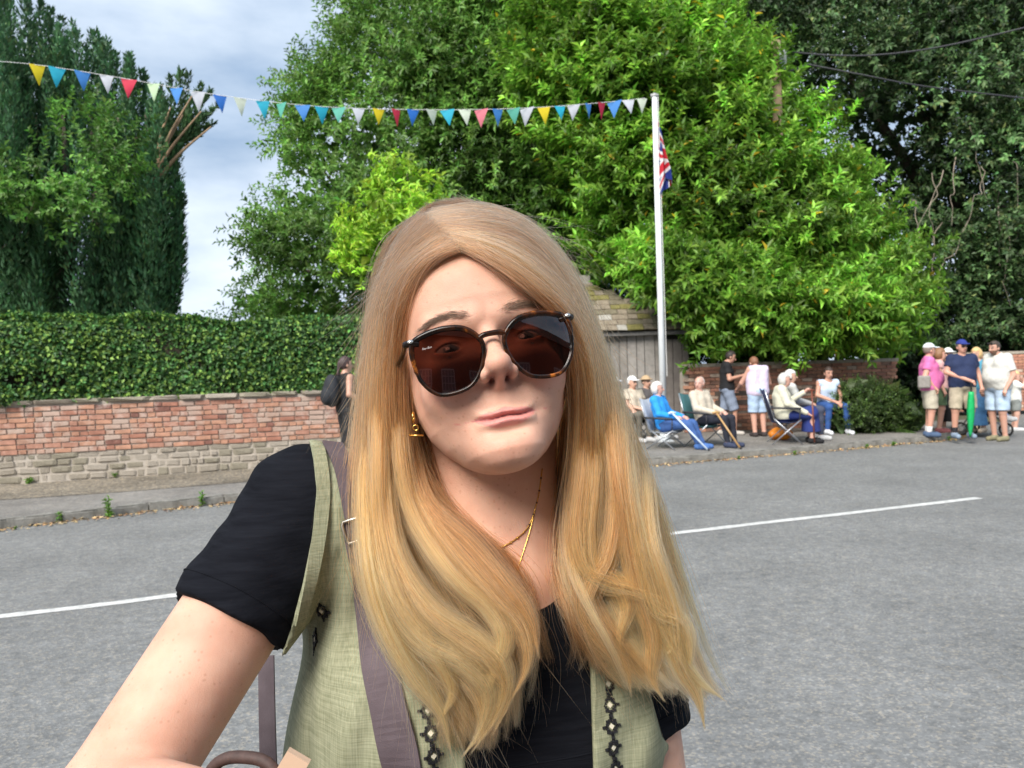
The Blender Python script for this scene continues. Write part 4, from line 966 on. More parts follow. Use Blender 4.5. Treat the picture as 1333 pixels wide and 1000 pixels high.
if 'people' not in SKIP:
    D2 = math.radians
    def loc2w(loc, rz, q): return np.asarray(loc) + rotz(rz) @ np.asarray(q)
    # --- seated woman in bright blue
    l1 = put_on(868, 583); r1 = D2(58); camp_chair(l1, r1, .30, (.36, .40, .46), 'pale blue folding chair under the woman in the bright blue jumper')
    J = sit(.31, .28, .16); J['wL'] = V3(-.12, -.22, .53)
    person('seated elderly woman in a bright blue jumper and blue jeans with a pale stick', l1, r1, J, 1.05, top=(.02, .27, .72), sleeve=2, bottom=(.04, .10, .28), leg=2, shoes=(.05, .13, .35), hair=(.62, .58, .54), style='curly', hy=D2(20), skin=(.58, .34, .27))
    stick('walking_stick', loc2w(l1, r1, (-.24, -.80, 0.0)), loc2w(l1, r1, (-.22, -.20, .60)), .016, mat('pale blue stick', (.55, .66, .78), .4), 'pale blue-white walking stick leaning against the woman in bright blue')
    # --- seated man in a cream jacket
    l2 = put_on(920, 580); r2 = D2(40); camp_chair(l2, r2, .36, (.03, .10, .11), 'dark teal folding chair under the bald man in the cream jacket')
    J = sit(.37, .25, .06)
    person('seated bald elderly man in a cream jacket and dark trousers', l2, r2, J, 1.08, top=(.52, .46, .37), sleeve=2, bottom=(.012, .014, .025), leg=2, shoes=(.03, .04, .08), hair=(.5, .48, .45), style='receding', hy=D2(-75), skin=(.58, .33, .26))
    stick('walking_stick', loc2w(l2, r2, (-.16, -.78, 0.0)), loc2w(l2, r2, (-.2, -.36, .58)), .017, mat('varnished stick', (.45, .27, .11), .4), 'varnished wooden walking stick held by the man in the cream jacket')
    # --- man in black t-shirt
    l3 = put_on(948, 566); r3 = D2(82); J = stand(1.66); J['head'] += V3(0, -.07, -.02); J['eL'] = V3(-.23, -.02, 1.1); J['eR'] = V3(.22, -.02, 1.1); J['wL'] = V3(-.12, -.27, 1.16); J['wR'] = V3(.08, -.28, 1.14); J['kL'] += V3(0, -.1, 0); J['aL'] += V3(0, -.14, 0); J['kR'] += V3(0, .06, 0); J['aR'] += V3(0, .12, 0)
    person('standing man in a black t-shirt and grey shorts looking down at a blue packet', l3, r3, J, 1.08, top=(.008, .008, .010), bottom=(.20, .24, .32), leg=.98, shoes=(.45, .42, .38), hair=(.03, .022, .02), style='crop', hp=D2(20), skin=(.50, .27, .19))
    b = MB(); b.box((0, 0, 0), (.16, .05, .12), rotz(.3)); o = b.build('packet', mat('blue packet', (.03, .06, .55), .4, color2=(.08, .10, .65), vscale=9), None); o.location = loc2w(l3, r3, (-.02, -.40, 1.14)); tag(o, 'blue packet in the hands of the man in the black t-shirt', 'packet')
    # --- woman with her back turned
    l4 = put_on(988, 568); r4 = D2(188); J = stand(1.56); J['head'] += V3(0, -.13, -.06); J['neck'] += V3(0, -.06, -.02); J['chest'] += V3(0, -.03, 0); J['eL'] = V3(-.27, -.08, 1.0); J['wL'] = V3(-.25, -.2, .80); J['eR'] = V3(.27, -.12, 1.02); J['wR'] = V3(.25, -.32, .92)
    person('standing woman with her back turned, lilac sleeveless top and pale denim shorts', l4, r4, J, 1.16, top=(.60, .52, .66), sleeve=0, bottom=(.38, .50, .66), leg=.98, shoes=(.04, .03, .03), hair=(.20, .09, .05), style='short', hp=D2(25), skin=(.56, .31, .23))
    # --- seated grey-haired woman in profile
    l5 = put_on(1022, 577); r5 = D2(80); camp_chair(l5, r5, .40, (.02, .03, .09), 'navy folding chair with grey legs under the grey-haired woman in profile')
    J = sit(.41, .08, .0); J['wL'] = V3(-.18, -.34, .52); J['eR'] = V3(.22, -.15, .72); J['wR'] = V3(.09, -.36, .88); J['head'] += V3(0, -.07, -.02); J['neck'] += V3(0, -.05, 0)
    person('seated grey-haired elderly woman in a cream jacket and navy skirt, in profile', l5, r5, J, 1.18, top=(.62, .60, .47), sleeve=2, bottom=(.015, .03, .16), leg=.75, skirt=True, shoes=(.01, .01, .012), hair=(.50, .48, .46), style='curly', skin=(.56, .32, .25), extra='shades')
    stick('walking_stick', loc2w(l5, r5, (-.22, -.44, 0.0)), loc2w(l5, r5, (-.18, -.42, .90)), .014, mat('red-brown cane', (.16, .04, .02), .35), 'red-brown cane held upright by the seated grey-haired woman')
    def ob(p): return ellip(p, (0, 0, .10), (.22, .16, .11)) + .02 * np.sin(p[:, 0] * 23) * np.sin(p[:, 1] * 27 + 1)
    v, f = fieldmesh(ob, V3(-.3, -.25, 0), V3(.3, .25, .3), .015); o = mesh_obj('carrier_bag', v, f, mat('orange plastic', (.72, .22, .01), .45, var=.25, vscale=14), None, True); o.location = put_on(1018, 573); o.location.y += .1; tag(o, 'crumpled orange carrier bag under the navy folding chair', 'bag')
    person('seated white-haired person almost hidden behind the grey-haired woman', put_on(1034, 573), D2(80), sit(.44, .05), 1.0, top=(.5, .5, .48), sleeve=2, bottom=(.05, .06, .1), leg=2, hair=(.62, .6, .57), style='curly')
    # --- bench and the young woman on it
    lb = DY(1020, 520, 15.25); lb = np.array([lb[0], 15.25, .1]); bench = empty('bench', lb, 'dark wooden bench standing against the red brick garden wall', 'bench'); M_BW = mat('bench timber', (.06, .045, .035), .85, var=.3, vscale=10)
    for k, (y, z, t_) in enumerate(((-.2, .44, .03), (-.06, .44, .03), (.08, .44, .03), (.2, .62, .1), (.23, .80, .1))): b = MB(); b.box((0, y, z), (2.6, .11 if k < 3 else .03, t_)); b.build('slat', M_BW, bench)
    for s_ in (-1.2, 0, 1.2):
        for y, z in ((-.2, .42), (.2, .86)): b = MB(); b.box((s_, y, z / 2), (.07, .07, z)); b.build('leg', M_BW, bench)
    l6 = put_on(1077, 567); l6 = np.array([DY(1076, 520, 14.95)[0], 14.95, .1]); J = sit(.46, -.25, .0); J['kL'] = V3(-.16, -.40, .52); J['kR'] = V3(.16, -.40, .52); J['aL'] = V3(-.17, -.34, .09); J['aR'] = V3(.2, -.42, .09); J['wL'] = V3(-.04, -.40, .62); J['wR'] = V3(.06, -.40, .60)
    person('young woman in a pale blue sleeveless top and jeans sitting forward on the bench', l6, D2(5), J, .95, top=(.50, .62, .78), sleeve=0, bottom=(.025, .08, .26), leg=2, shoes=(.72, .74, .78), hair=(.035, .02, .015), style='tail', hp=D2(10), skin=(.52, .28, .20))
    # --- right-hand group
    l7 = put_on(1211, 568); J = stand(1.64); J['eL'] = V3(-.24, .10, 1.07); J['wL'] = V3(-.2, -.05, .88); J['eR'] = V3(.26, .08, 1.06); J['wR'] = V3(.20, -.08, .88)
    person('man in a bright pink polo shirt and pale cap seen from the side', l7, D2(70), J, 1.28, top=(.62, .15, .36), bottom=(.46, .42, .33), leg=.95, shoes=(.06, .10, .18), hair=(.2, .16, .13), style='crop', hat=('cap', (.66, .70, .72)), skin=(.56, .30, .22), socks=(.7, .7, .7), hy=D2(20))
    b = MB(); b.box((0, 0, 0), (.09, .2, .22)); o = b.build('satchel', mat('grey canvas', (.25, .23, .21), .9, var=.2), None); o.location = loc2w(l7, D2(70), (-.27, .12, .98)); o.rotation_euler = (0, 0, D2(75)); bv = o.modifiers.new('b', 'BEVEL'); bv.width = .03; bv.segments = 3; tag(o, 'small grey satchel hanging at the back of the man in pink', 'bag')
    l8 = put_on(1225, 563); J = stand(1.56); J['wR'] = V3(.12, -.22, 1.05)
    person('woman with short brown hair in a pink and cream top beside the man in pink', l8, D2(62), J, 1.0, top=(.62, .36, .34), sleeve=.3, bottom=(.10, .16, .08), leg=.85, shoes=(.3, .1, .1), hair=(.22, .11, .05), style='bob', skin=(.55, .30, .22))
    person('person in a long black dress and white sun hat behind the man in navy', put_on(1236, 561), D2(-15), stand(1.55), 1.0, top=(.02, .02, .022), sleeve=.5, bottom=(.015, .013, .014), leg=.72, skirt=True, shoes=(.4, .3, .25), hair=(.5, .5, .5), style='short', hat=('sun', (.75, .75, .72)))
    l10 = put_on(1254, 570); J = stand(1.68, .13); J['eL'] = V3(-.26, -.02, 1.14); J['wL'] = V3(.0, -.26, 1.0); J['eR'] = V3(.27, .04, 1.12); J['wR'] = V3(.28, -.05, .90)
    person('man in a navy t-shirt, blue cap and dark glasses holding a green umbrella', l10, D2(-8), J, 1.18, top=(.010, .020, .065), bottom=(.40, .34, .25), leg=.95, shoes=(.20, .26, .34), hair=(.1, .08, .07), style='crop', hat=('cap', (.015, .03, .20)), skin=(.54, .28, .20), socks=(.02, .02, .025), hy=D2(8), extra='shades')
    ua = put_on(1263, 571); ub = loc2w(l10, D2(-8), (.02, -.30, .98)); um = empty('umbrella', ua, 'closed bright green umbrella resting on the ground in front of the man in navy', 'umbrella'); dv = ub - ua
    b = MB(); b.tube([dv * 0.0 + V3(0, 0, .005), dv * .03], .008, 6); b.build('tip', mat('steel', (.5, .5, .5), .3, 1.0), um)
    t_ = np.linspace(.03, .82, 14); v, f = tube_geo([dv * q for q in t_], .012 + .048 * np.sin(np.clip((t_ - .03) / .79, 0, 1) * 2.6) ** .8, 16); v = np.array(v)
    for i in range(len(t_)):
        for k in range(16): v[i * 16 + k] = dv * t_[i] + (v[i * 16 + k] - dv * t_[i]) * (1.0 if k % 2 else .72)
    mesh_obj('canopy', v, f, mat('green nylon', (.01, .42, .12), .5, var=.2, vscale=20), um, True); b = MB(); b.tube([dv * .82, dv * .94, dv * 1.02], [.012, .016, .018], 8); b.build('handle', mat('black plastic', (.02, .02, .02), .5), um, True)
    person('woman with fair hair in a teal top standing behind the pushchair', put_on(1273, 562), D2(-55), stand(1.55), 1.05, top=(.06, .25, .36), sleeve=0, bottom=(.08, .22, .42), leg=.9, skirt=True, shoes=(.5, .4, .3), hair=(.60, .40, .18), style='bob')
    l12 = G(1300, 574, 0.004); J = stand(1.78); J['head'] += V3(0, -.05, -.03); J['eL'] = V3(-.27, .04, 1.15); J['wL'] = V3(-.24, -.05, .90); J['eR'] = V3(.27, .04, 1.15); J['wR'] = V3(.24, -.10, .92)
    person('big man in a pale grey t-shirt and light blue shorts standing at the road edge', l12, D2(-72), J, 1.34, top=(.56, .56, .52), sleeve=.75, bottom=(.42, .54, .68), leg=.95, shoes=(.22, .20, .12), hair=(.05, .035, .025), style='crop', hp=D2(8), skin=(.54, .30, .22), beard=(.14, .08, .05), extra='shades_up')
    l13 = put_on(1322, 560, 0.004); J = {k: v * V3(.92, .92, 1) for k, v in stand(1.12).items()}; J['head'] += V3(0, 0, .02); J['wL'] = V3(-.05, -.17, 1.03); J['wR'] = V3(.07, -.17, 1.03); J['eL'] = V3(-.17, -.10, .86); J['eR'] = V3(.17, -.10, .86)
    person('fair-haired child in a white top and striped shorts looking through a small camera', l13, D2(72), J, .74, top=(.70, .70, .66), sleeve=.9, bottom=(.22, .24, .23), leg=.75, shoes=(.5, .5, .5), hair=(.62, .45, .22), style='short', skin=(.58, .34, .26))
    b = MB(); b.box((0, 0, 0), (.11, .05, .07)); b.tube([(0, -.03, 0), (0, -.07, 0)], .025, 10); o = b.build('camera_toy', mat('black plastic', (.02, .02, .02), .5), None); o.name = 'compact_camera'; o.location = loc2w(l13, D2(72), (0, -.19, 1.05)); o.rotation_euler = (0, 0, D2(72)); tag(o, 'small black camera held to the eye of the child', 'camera')
    # --- pushchair with a baby
    lp = put_on(1281, 567, .004); rp_ = D2(35); pc = empty('pushchair', lp, 'black pushchair with grey frame between the man in navy and the big man', 'pushchair', None, rp_)
    for x, y in ((-.24, .3), (.24, .3), (0, -.38)):
        v, f = tube_geo([(x, y + .11 * math.cos(a), .13 + .11 * math.sin(a)) for a in np.linspace(0, 2 * math.pi, 22, endpoint=False)], .02, 8, True); wo = mesh_obj('wheel', v, f, mat('rubber', (.02, .02, .02), .8), pc, True); b = MB(); b.tube([(x - .02, y, .13), (x + .02, y, .13)], .05, 12); b.build('hub', mat('grey plastic', (.3, .3, .3), .5), wo)
    for s_ in (-1, 1): b = MB(); b.tube([(s_ * .24, .3, .15), (s_ * .22, .05, .55), (s_ * .22, .45, 1.02)], .014, 8); b.tube([(s_ * .03, -.38, .15), (s_ * .2, .0, .5)], .014, 8); b.build('frame', mat('grey metal', (.35, .36, .38), .35, .7), pc, True)
    b = MB(); b.tube([(-.22, .45, 1.02), (.22, .45, 1.02)], .018, 8); b.build('push_bar', MATS['black plastic'], pc, True)
    def seatf(p): return np.minimum(np.maximum(np.abs(ellip(p, (0, .12, .66), (.21, .20, .30))) - .012, p[:, 1] + p[:, 2] * .0 - .0 - (p[:, 2] - .5) * 0), np.maximum(np.abs(p[:, 2] - .40) - .03, np.maximum(np.abs(p[:, 0]) - .19, np.abs(p[:, 1] + .05) - .2)))
    def hoodf(p): d = np.abs(np.linalg.norm((p - V3(0, .12, .68)) / V3(.24, .30, .30), axis=1) - 1) * .24 - .012; return np.maximum(np.maximum(d, -(p[:, 1] - .02 + (p[:, 2] - .9) * .3)), .42 - p[:, 2])
    v, f = fieldmesh(hoodf, V3(-.3, -.3, .3), V3(.3, .5, 1.05), .016); mesh_obj('hood', v, f, mat('black nylon', (.02, .02, .024), .7), pc, True)
    b = MB(); b.box((0, -.08, .42), (.38, .42, .05)); b.box((0, .0, .24), (.36, .4, .02)); b.build('seat', MATS['black nylon'], pc)
    J = {k: v * .62 for k, v in sit(.0, .2).items()}; J = {k: v + V3(0, -.02, .44) for k, v in J.items()}; J['aL'] = V3(-.06, -.36, .38); J['aR'] = V3(.06, -.36, .38); J['kL'] = V3(-.07, -.26, .52); J['kR'] = V3(.07, -.26, .52); J['head'] += V3(0, -.04, .0)
    person('small child with brown hair sitting in the black pushchair', lp, rp_, J, .45, top=(.66, .58, .55), sleeve=2, bottom=(.2, .3, .5), leg=2, shoes=(.5, .5, .5), hair=(.30, .16, .07), style='short')
    # --- people half hidden behind the blonde hair
    for px, py, tp, ht, lb_, hc in ((806, 575, (.50, .44, .34), ('cap', (.62, .64, .68)), 'seated person in a beige top and pale cap nearest the blonde hair', (.6, .6, .6)), (829, 573, (.55, .48, .38), ('cap', (.80, .80, .80)), 'seated person with a white cap and dark straps, left of the woman in blue', (.6, .6, .6)), (847, 570, (.10, .09, .09), ('sun', (.42, .30, .18)), 'person in a brown straw hat behind the woman in blue', (.25, .2, .15))):
        l_ = put_on(px, py); camp_chair(l_, D2(35), .38, (.05, .06, .05) if px != 829 else (.06, .05, .055), 'dark folding chair under the ' + {806: 'person in the pale cap nearest the hair', 829: 'person in the white cap', 847: 'person in the straw hat'}[px])
        person(lb_, l_, D2(35), sit(.39, .15), 1.05, top=tp, sleeve=.6, bottom=(.12, .11, .09), leg=2, hair=hc, style='short', hat=ht)
    # --- walker with a rucksack by the brick wall
    l15 = np.array([DY(452, 560, 11.2)[0], 11.2, .1]); J = stand(1.66); J['eL'] = V3(-.26, .06, 1.12); J['wL'] = V3(-.30, -.16, 1.02); J['eR'] = V3(.24, -.02, 1.12)
    person('walker with a dark bun, black vest and rucksack beside the brick wall', l15, D2(125), J, 1.0, top=(.012, .012, .014), sleeve=0, bottom=(.015, .015, .018), leg=2, shoes=(.05, .05, .05), hair=(.05, .03, .03), style='tail', skin=(.50, .28, .20))
    def rk(p): return smin(ellip(p, (0, 0, 0), (.16, .11, .24)), ellip(p, (0, .09, -.08), (.11, .07, .12)), .04)
    v, f = fieldmesh(rk, V3(-.25, -.2, -.3), V3(.25, .25, .3), .015); o = mesh_obj('rucksack', v, f, mat('black rucksack', (.015, .017, .022), .8, var=.3), None, True); o.location = loc2w(l15, D2(125), (0, .22, 1.18)); o.rotation_euler = (0, 0, D2(125)); tag(o, 'black rucksack on the back of the walker by the wall', 'rucksack')
    # ------------------------------------------------ kerb-side weeds and fallen leaves
    n = 3600; s = RNG.uniform(cum[-1] * .22, cum[-1] * .97, n); pk = np.array([kerb_at(x) for x in s]); tg = np.array([kerb_at(min(x + .1, cum[-1])) - kerb_at(x - .1) for x in s]); tg /= np.linalg.norm(tg, axis=1, keepdims=True); nn = np.c_[tg[:, 1], -tg[:, 0]]
    P_ = np.c_[pk + nn * np.abs(RNG.normal(0, .10, n))[:, None], np.full(n, .014)]; dd = rand_dirs(n); dd[:, 2] *= .15; v, f = leaf_mesh(P_, dd, V3(0, 0, 1) + rand_dirs(n) * .4, RNG.uniform(.02, .06, n), .6, .2, .0)
    o = mesh_obj('fallen_leaves', v, f, mat('dry leaf', rough=.8, attr=True), None, False, tint(n, (.36, .22, .10), .4, (.50, .38, .20), .35)); tag(o, 'brown fallen leaves lying along the kerb', 'leaves', None, 'stuff')
    def weed(px, py, hgt, nl, lab, z=.004, spread=.5):
        l_ = G(px, py, z); e = empty('weed', l_, lab, 'plant', 'weeds along the kerb'); A = rand_dirs(nl) * spread * (.35 if hgt > .2 and z < .05 else 1) + V3(0, 0, 1); A /= np.linalg.norm(A, axis=1, keepdims=True)
        st = RNG.random(nl) * hgt * .7; B_ = A * st[:, None] * .6 + np.c_[np.zeros((nl, 2)), st * .4]; Dd = rand_dirs(nl); Dd[:, 2] = np.abs(Dd[:, 2]) * .8 + .2
        v, f = leaf_mesh(B_, Dd, V3(0, 0, 1) + rand_dirs(nl) * .5, RNG.uniform(.25, .5, nl) * min(hgt, .15), .35); mesh_obj('leaf', v, f, M_LEAF, e, False, tint(nl, (.16, .33, .05), .25)); b = MB(); b.tube([(0, 0, 0), (.01, 0, hgt * .8)], .004, 5); b.build('stem', M_LEAF_DARK, e)
    for px, py, hg, nl, lb_ in ((78, 680, .13, 60, 'bushy green weed at the foot of the kerb, nearest the left edge'), (141, 674, .30, 70, 'tall thin weed growing from the kerb, left'), (263, 659, .22, 30, 'thin weed by the kerb just left of the black sleeve'), (1035, 593, .10, 50, 'small green weed at the kerb below the cane'), (1128, 584, .10, 50, 'small green weed at the kerb below the shrub'), (962, 598, .07, 40, 'small green weed at the kerb below the man in the cream jacket'), (1163, 581, .10, 50, 'small green weed at the kerb left of the group'), (1235, 574, .09, 40, 'small green weed at the end of the kerb by the umbrella'), (20, 690, .05, 30, 'low green weed in the gutter at the left edge')): weed(px, py, hg, nl, lb_)
    for px, py, hg, nl, lb_ in ((150, 622, .12, 160, 'mossy green tuft at the foot of the rubble wall'), (268, 612, .22, 90, 'dark leafy weed against the rubble wall'), (38, 630, .12, 70, 'green weed against the rubble wall at the left')): weed(px, py, hg, nl, lb_, .1, 1.2)
# ================================================================ THE WOMAN IN FRONT (modelled in the camera frame: right, up, depth)
def C3(px, py, d): return px_c(px, py, d)
def to_px(p): return CX + FPX * p[:, 0] / p[:, 2], CY - FPX * p[:, 1] / p[:, 2]
# head frame
th, ph, rh = math.radians(6), math.radians(14), math.radians(10.5)
hf = np.array([math.sin(th) * math.cos(ph), math.sin(ph), -math.cos(th) * math.cos(ph)])
hr0 = np.array([math.cos(th), 0, math.sin(th)]); hu0 = np.cross(hr0, -hf); hu0 /= np.linalg.norm(hu0)
if hu0[1] < 0: hu0 = -hu0
hr = math.cos(rh) * hr0 + math.sin(rh) * hu0; hu = -math.sin(rh) * hr0 + math.cos(rh) * hu0; hb = -hf
HM = np.stack([hr, hb, hu], 1)                       # local -> camera
HO = C3(645, 459, 0.587) - HM @ np.array([0, -0.104, -0.017])
def h2c(q): return HO + np.asarray(q) @ HM.T
def c2h(p): return (np.asarray(p) - HO) @ HM
TZ = np.array([-.122, -.114, -.104, -.088, -.070, -.050, -.030, -.010, 0, .015, .035, .060, .085])
TW = np.array([.012, .0235, .0350, .0480, .0580, .0640, .0672, .0685, .069, .0695, .0700, .0695, .066])
TF = np.array([-.064, -.078, -.0865, -.0855, -.0875, -.0885, -.0865, -.083, -.083, -.0895, -.0925, -.090, -.080])
TB = np.array([-.03, -.015, 0.0, .015, .03, .05, .07, .085, .09, .092, .095, .097, .09])
TC = np.array([-.04, -.035, -.03, -.02, -.012, -.006, 0, .004, .005, .006, .006, .006, .006])
ZS = 0.88
def zmap(z): return np.where(z < 0.02, (z - 0.02) / ZS + 0.02, z)
def head_local(q):
    x, y, z = q[:, 0], q[:, 1], zmap(q[:, 2]); ax = np.abs(x)
    qs = np.c_[ax, y, z]
    w = np.interp(z, TZ, TW); yf = np.interp(z, TZ, TF); yb = np.interp(z, TZ, TB); yc = np.interp(z, TZ, TC)
    Lh = np.where(y < yc, yc - yf, yb - yc); n = np.where(y < yc, 2.25, 2.0)
    rho = ((ax / w) ** n + (np.abs(y - yc) / Lh) ** n) ** (1 / n)
    d = (rho - 1) * np.minimum(w, Lh) * 0.92
    d = smax(d, -(z + 0.119), 0.012); d = smax(d, z - 0.078, 0.03)
    d = smin(d, ellip(qs, (0, .008, .044), (.0712, .0965, .093)), 0.02)
    d = smin(d, cone(qs, (0.004, -.0725, -.1020), (.004, -.0725, -.1020), .0155, .0155), 0.02)      # chin
    d = smin(d, ellip(qs, (.034, -.0655, -.037), (.021, .0150, .019)), 0.022)                         # cheek
    d = smax(d, -ellip(qs, (.031, -.0985, -.002), (.020, .0155, .0125)), 0.014)                      # eye socket
    d = smin(d, cone(qs, (.010, -.0835, .0165), (.042, -.076, .019), .008, .006), 0.012)             # brow
    ex, ez = ax - .031, z + .003                                                                     # eyelids
    lid = np.linalg.norm(qs - np.array([.031, -.0685, -.003]), axis=1) - .0143
    lid = smax(lid, -(np.abs(ez) - .0042 * (1 - (ex / .0135) ** 2)), .0012)
    d = smin(d, lid, 0.003)
    nose = cone(qs, (0, -.0855, .008), (0, -.1035, -.031), .0062, .0080)
    nose = smin(nose, cone(qs, (0, -.1080, -.0332), (0, -.1080, -.0332), .0092, .0092), .007)
    nose = smin(nose, ellip(qs, (.0112, -.0968, -.0390), (.0051, .0082, .0058)), .006)
    nose = smin(nose, cone(qs, (0, -.1050, -.0400), (0, -.091, -.0470), .0036, .004), .005)
    d = smin(d, nose, 0.0055)
    d = smax(d, -ellip(qs, (.0068, -.1045, -.0450), (.0036, .0056, .0037)), .0012)
    cz_ = -.0755 + 0.0006 * np.cos(ax * 260) + ax * ax * 3.2                                          # mouth line
    zz = z - cz_; tap = np.clip(1 - (ax / .0250) ** 2, 0, 1)
    lipu = .0034 * tap * np.exp(-((zz - .0036) / .0034) ** 2) * (0.85 + .3 * np.exp(-((ax - .006) / .005) ** 2))
    lipl = .0046 * tap ** .8 * np.exp(-((zz + .0054) / .0042) ** 2)
    crease = .0024 * np.clip(1.0 - (ax / .0255) ** 4, 0, 1) * np.exp(-(zz / .0017) ** 2)
    frontm = np.clip((-.045 - y) / .02, 0, 1)
    d = d - (lipu + lipl - crease) * frontm
    d = d + .0012 * np.exp(-((ax - .0270) / .006) ** 2 - ((z - cz_ - .0005) / .005) ** 2) * frontm
    a_, b_ = np.array([.0185, -.088, -.043]), np.array([.031, -.079, -.069]); ab = b_ - a_; tq = np.clip(((qs * [1, 1, 0] + np.c_[np.zeros(len(z)), np.zeros(len(z)), z] - a_) @ ab) / (ab @ ab), 0, 1)
    fd_ = np.linalg.norm(np.c_[ax, z] - (a_ + tq[:, None] * ab)[:, [0, 2]], axis=1); d = d + .0003 * np.exp(-(fd_ / .005) ** 2) * frontm        # fold beside the mouth
    d = smax(d, -ellip(qs, (0, -.0945, -.0602), (.0022, .004, .006)), .005)                          # philtrum
    d = smax(d, -ellip(qs, (0, -.0945, -.0885), (.014, .0062, .0032)), .008)                          # under the lip
    ear = ellip(qs, (.0735, .014, -.012), (.0062, .0165, .029)); ear = smin(ear, cone(qs, (.071, .006, -.040), (.071, .006, -.042), .0065, .006), .008)
    ear = smax(ear, -ellip(qs, (.0815, .010, -.012), (.006, .010, .018)), .004)
    return smin(d, ear, 0.006)
BY = math.radians(15)
BR_ = np.stack([[math.cos(BY), 0, math.sin(BY)], [0, 1, 0], [-math.sin(BY), 0, math.cos(BY)]], 1)   # body: right, up, back as columns
NB = C3(640, 700, 0.765); SL_, SR_ = C3(396, 657, 0.715), C3(800, 735, 0.795)
EL, WL = C3(142, 1052, 0.572), C3(335, 1088, 0.462)
ER, WR = C3(852, 1085, 0.765), C3(735, 1175, 0.62)
def torso(p):
    d = ellip(p, C3(622, 945, 0.770), (.168, .19, .108), BR_)
    d = smin(d, cone(p, C3(478, 722, .752), C3(795, 765, .80), .066, .064), .05)
    d = smin(d, cone(p, NB, SL_, .052, .044), .04); d = smin(d, cone(p, NB, SR_, .052, .044), .04)
    d = smin(d, cone(p, C3(655, 755, .735), C3(672, 860, .735), .062, .07), .04)
    d = smin(d, ellip(p, C3(545, 925, .708), (.078, .085, .072), BR_), .035); d = smin(d, ellip(p, C3(742, 945, .742), (.078, .085, .072), BR_), .035)
    return smin(d, ellip(p, C3(620, 1180, 0.80), (.165, .20, .115), BR_), .06)
def neck(p):
    d = cone(p, h2c((0, .032, -.055)), C3(650, 725, .742), .0490, .056)
    for s_ in (-1, 1): d = smin(d, cone(p, h2c((s_ * .05, .035, -.05)), C3(672 + s_ * 14, 742, .688), .013, .010), .025)
    return d
def hand(p, Wp, El, tgt, side):
    ax = (Wp - El) / np.linalg.norm(Wp - El); up_ = np.array([0, 1.0, 0]); sd_ = np.cross(ax, up_); sd_ /= np.linalg.norm(sd_); up_ = np.cross(sd_, ax)
    K = Wp + ax * .085; d = 1e3
    for j in range(4):
        o = (j - 1.5) * .019; r_ = .0085 - .0006 * j
        a = Wp + ax * .02 + sd_ * o * .7; b = K + sd_ * o - up_ * .004 * abs(j - 1.2); l_ = (.042, .047, .043, .034)[j]
        c = b + ax * l_ * .6 - up_ * l_ * .75; e_ = c - ax * l_ * .35 - up_ * l_ * .55
        d = np.minimum(d, smin(cone(p, a, b, .0125, r_ + .001), smin(cone(p, b, c, r_, r_ * .93), cone(p, c, e_, r_ * .93, r_ * .85), .003), .006)) if j == 0 else smin(d, smin(cone(p, a, b, .0125, r_ + .001), smin(cone(p, b, c, r_, r_ * .93), cone(p, c, e_, r_ * .93, r_ * .85), .003), .006), .003)
    t0 = Wp + ax * .025 - sd_ * .022 * side; t1 = t0 + ax * .035 - sd_ * .018 * side - up_ * .012; t2 = t1 + ax * .030 - up_ * .016
    return smin(d, smin(cone(p, t0, t1, .013, .0095), cone(p, t1, t2, .0095, .008), .004), .008)
def arms(p):
    d = smin(cone(p, SL_, EL, .046, .042), cone(p, EL, WL, .041, .027), .008)
    d = smin(d, hand(p, WL, EL, None, 1), .012)
    r = smin(cone(p, SR_, ER, .045, .039), cone(p, ER, WR, .039, .026), .02)
    return np.minimum(d, smin(r, hand(p, WR, ER, None, -1), .012))
def body_f(p):
    d = smin(head_local(c2h(p)), neck(p), .012); d = smin(d, torso(p), .045)
    return smin(d, arms(p), .03)
def skin_f(p): return body_f(p)
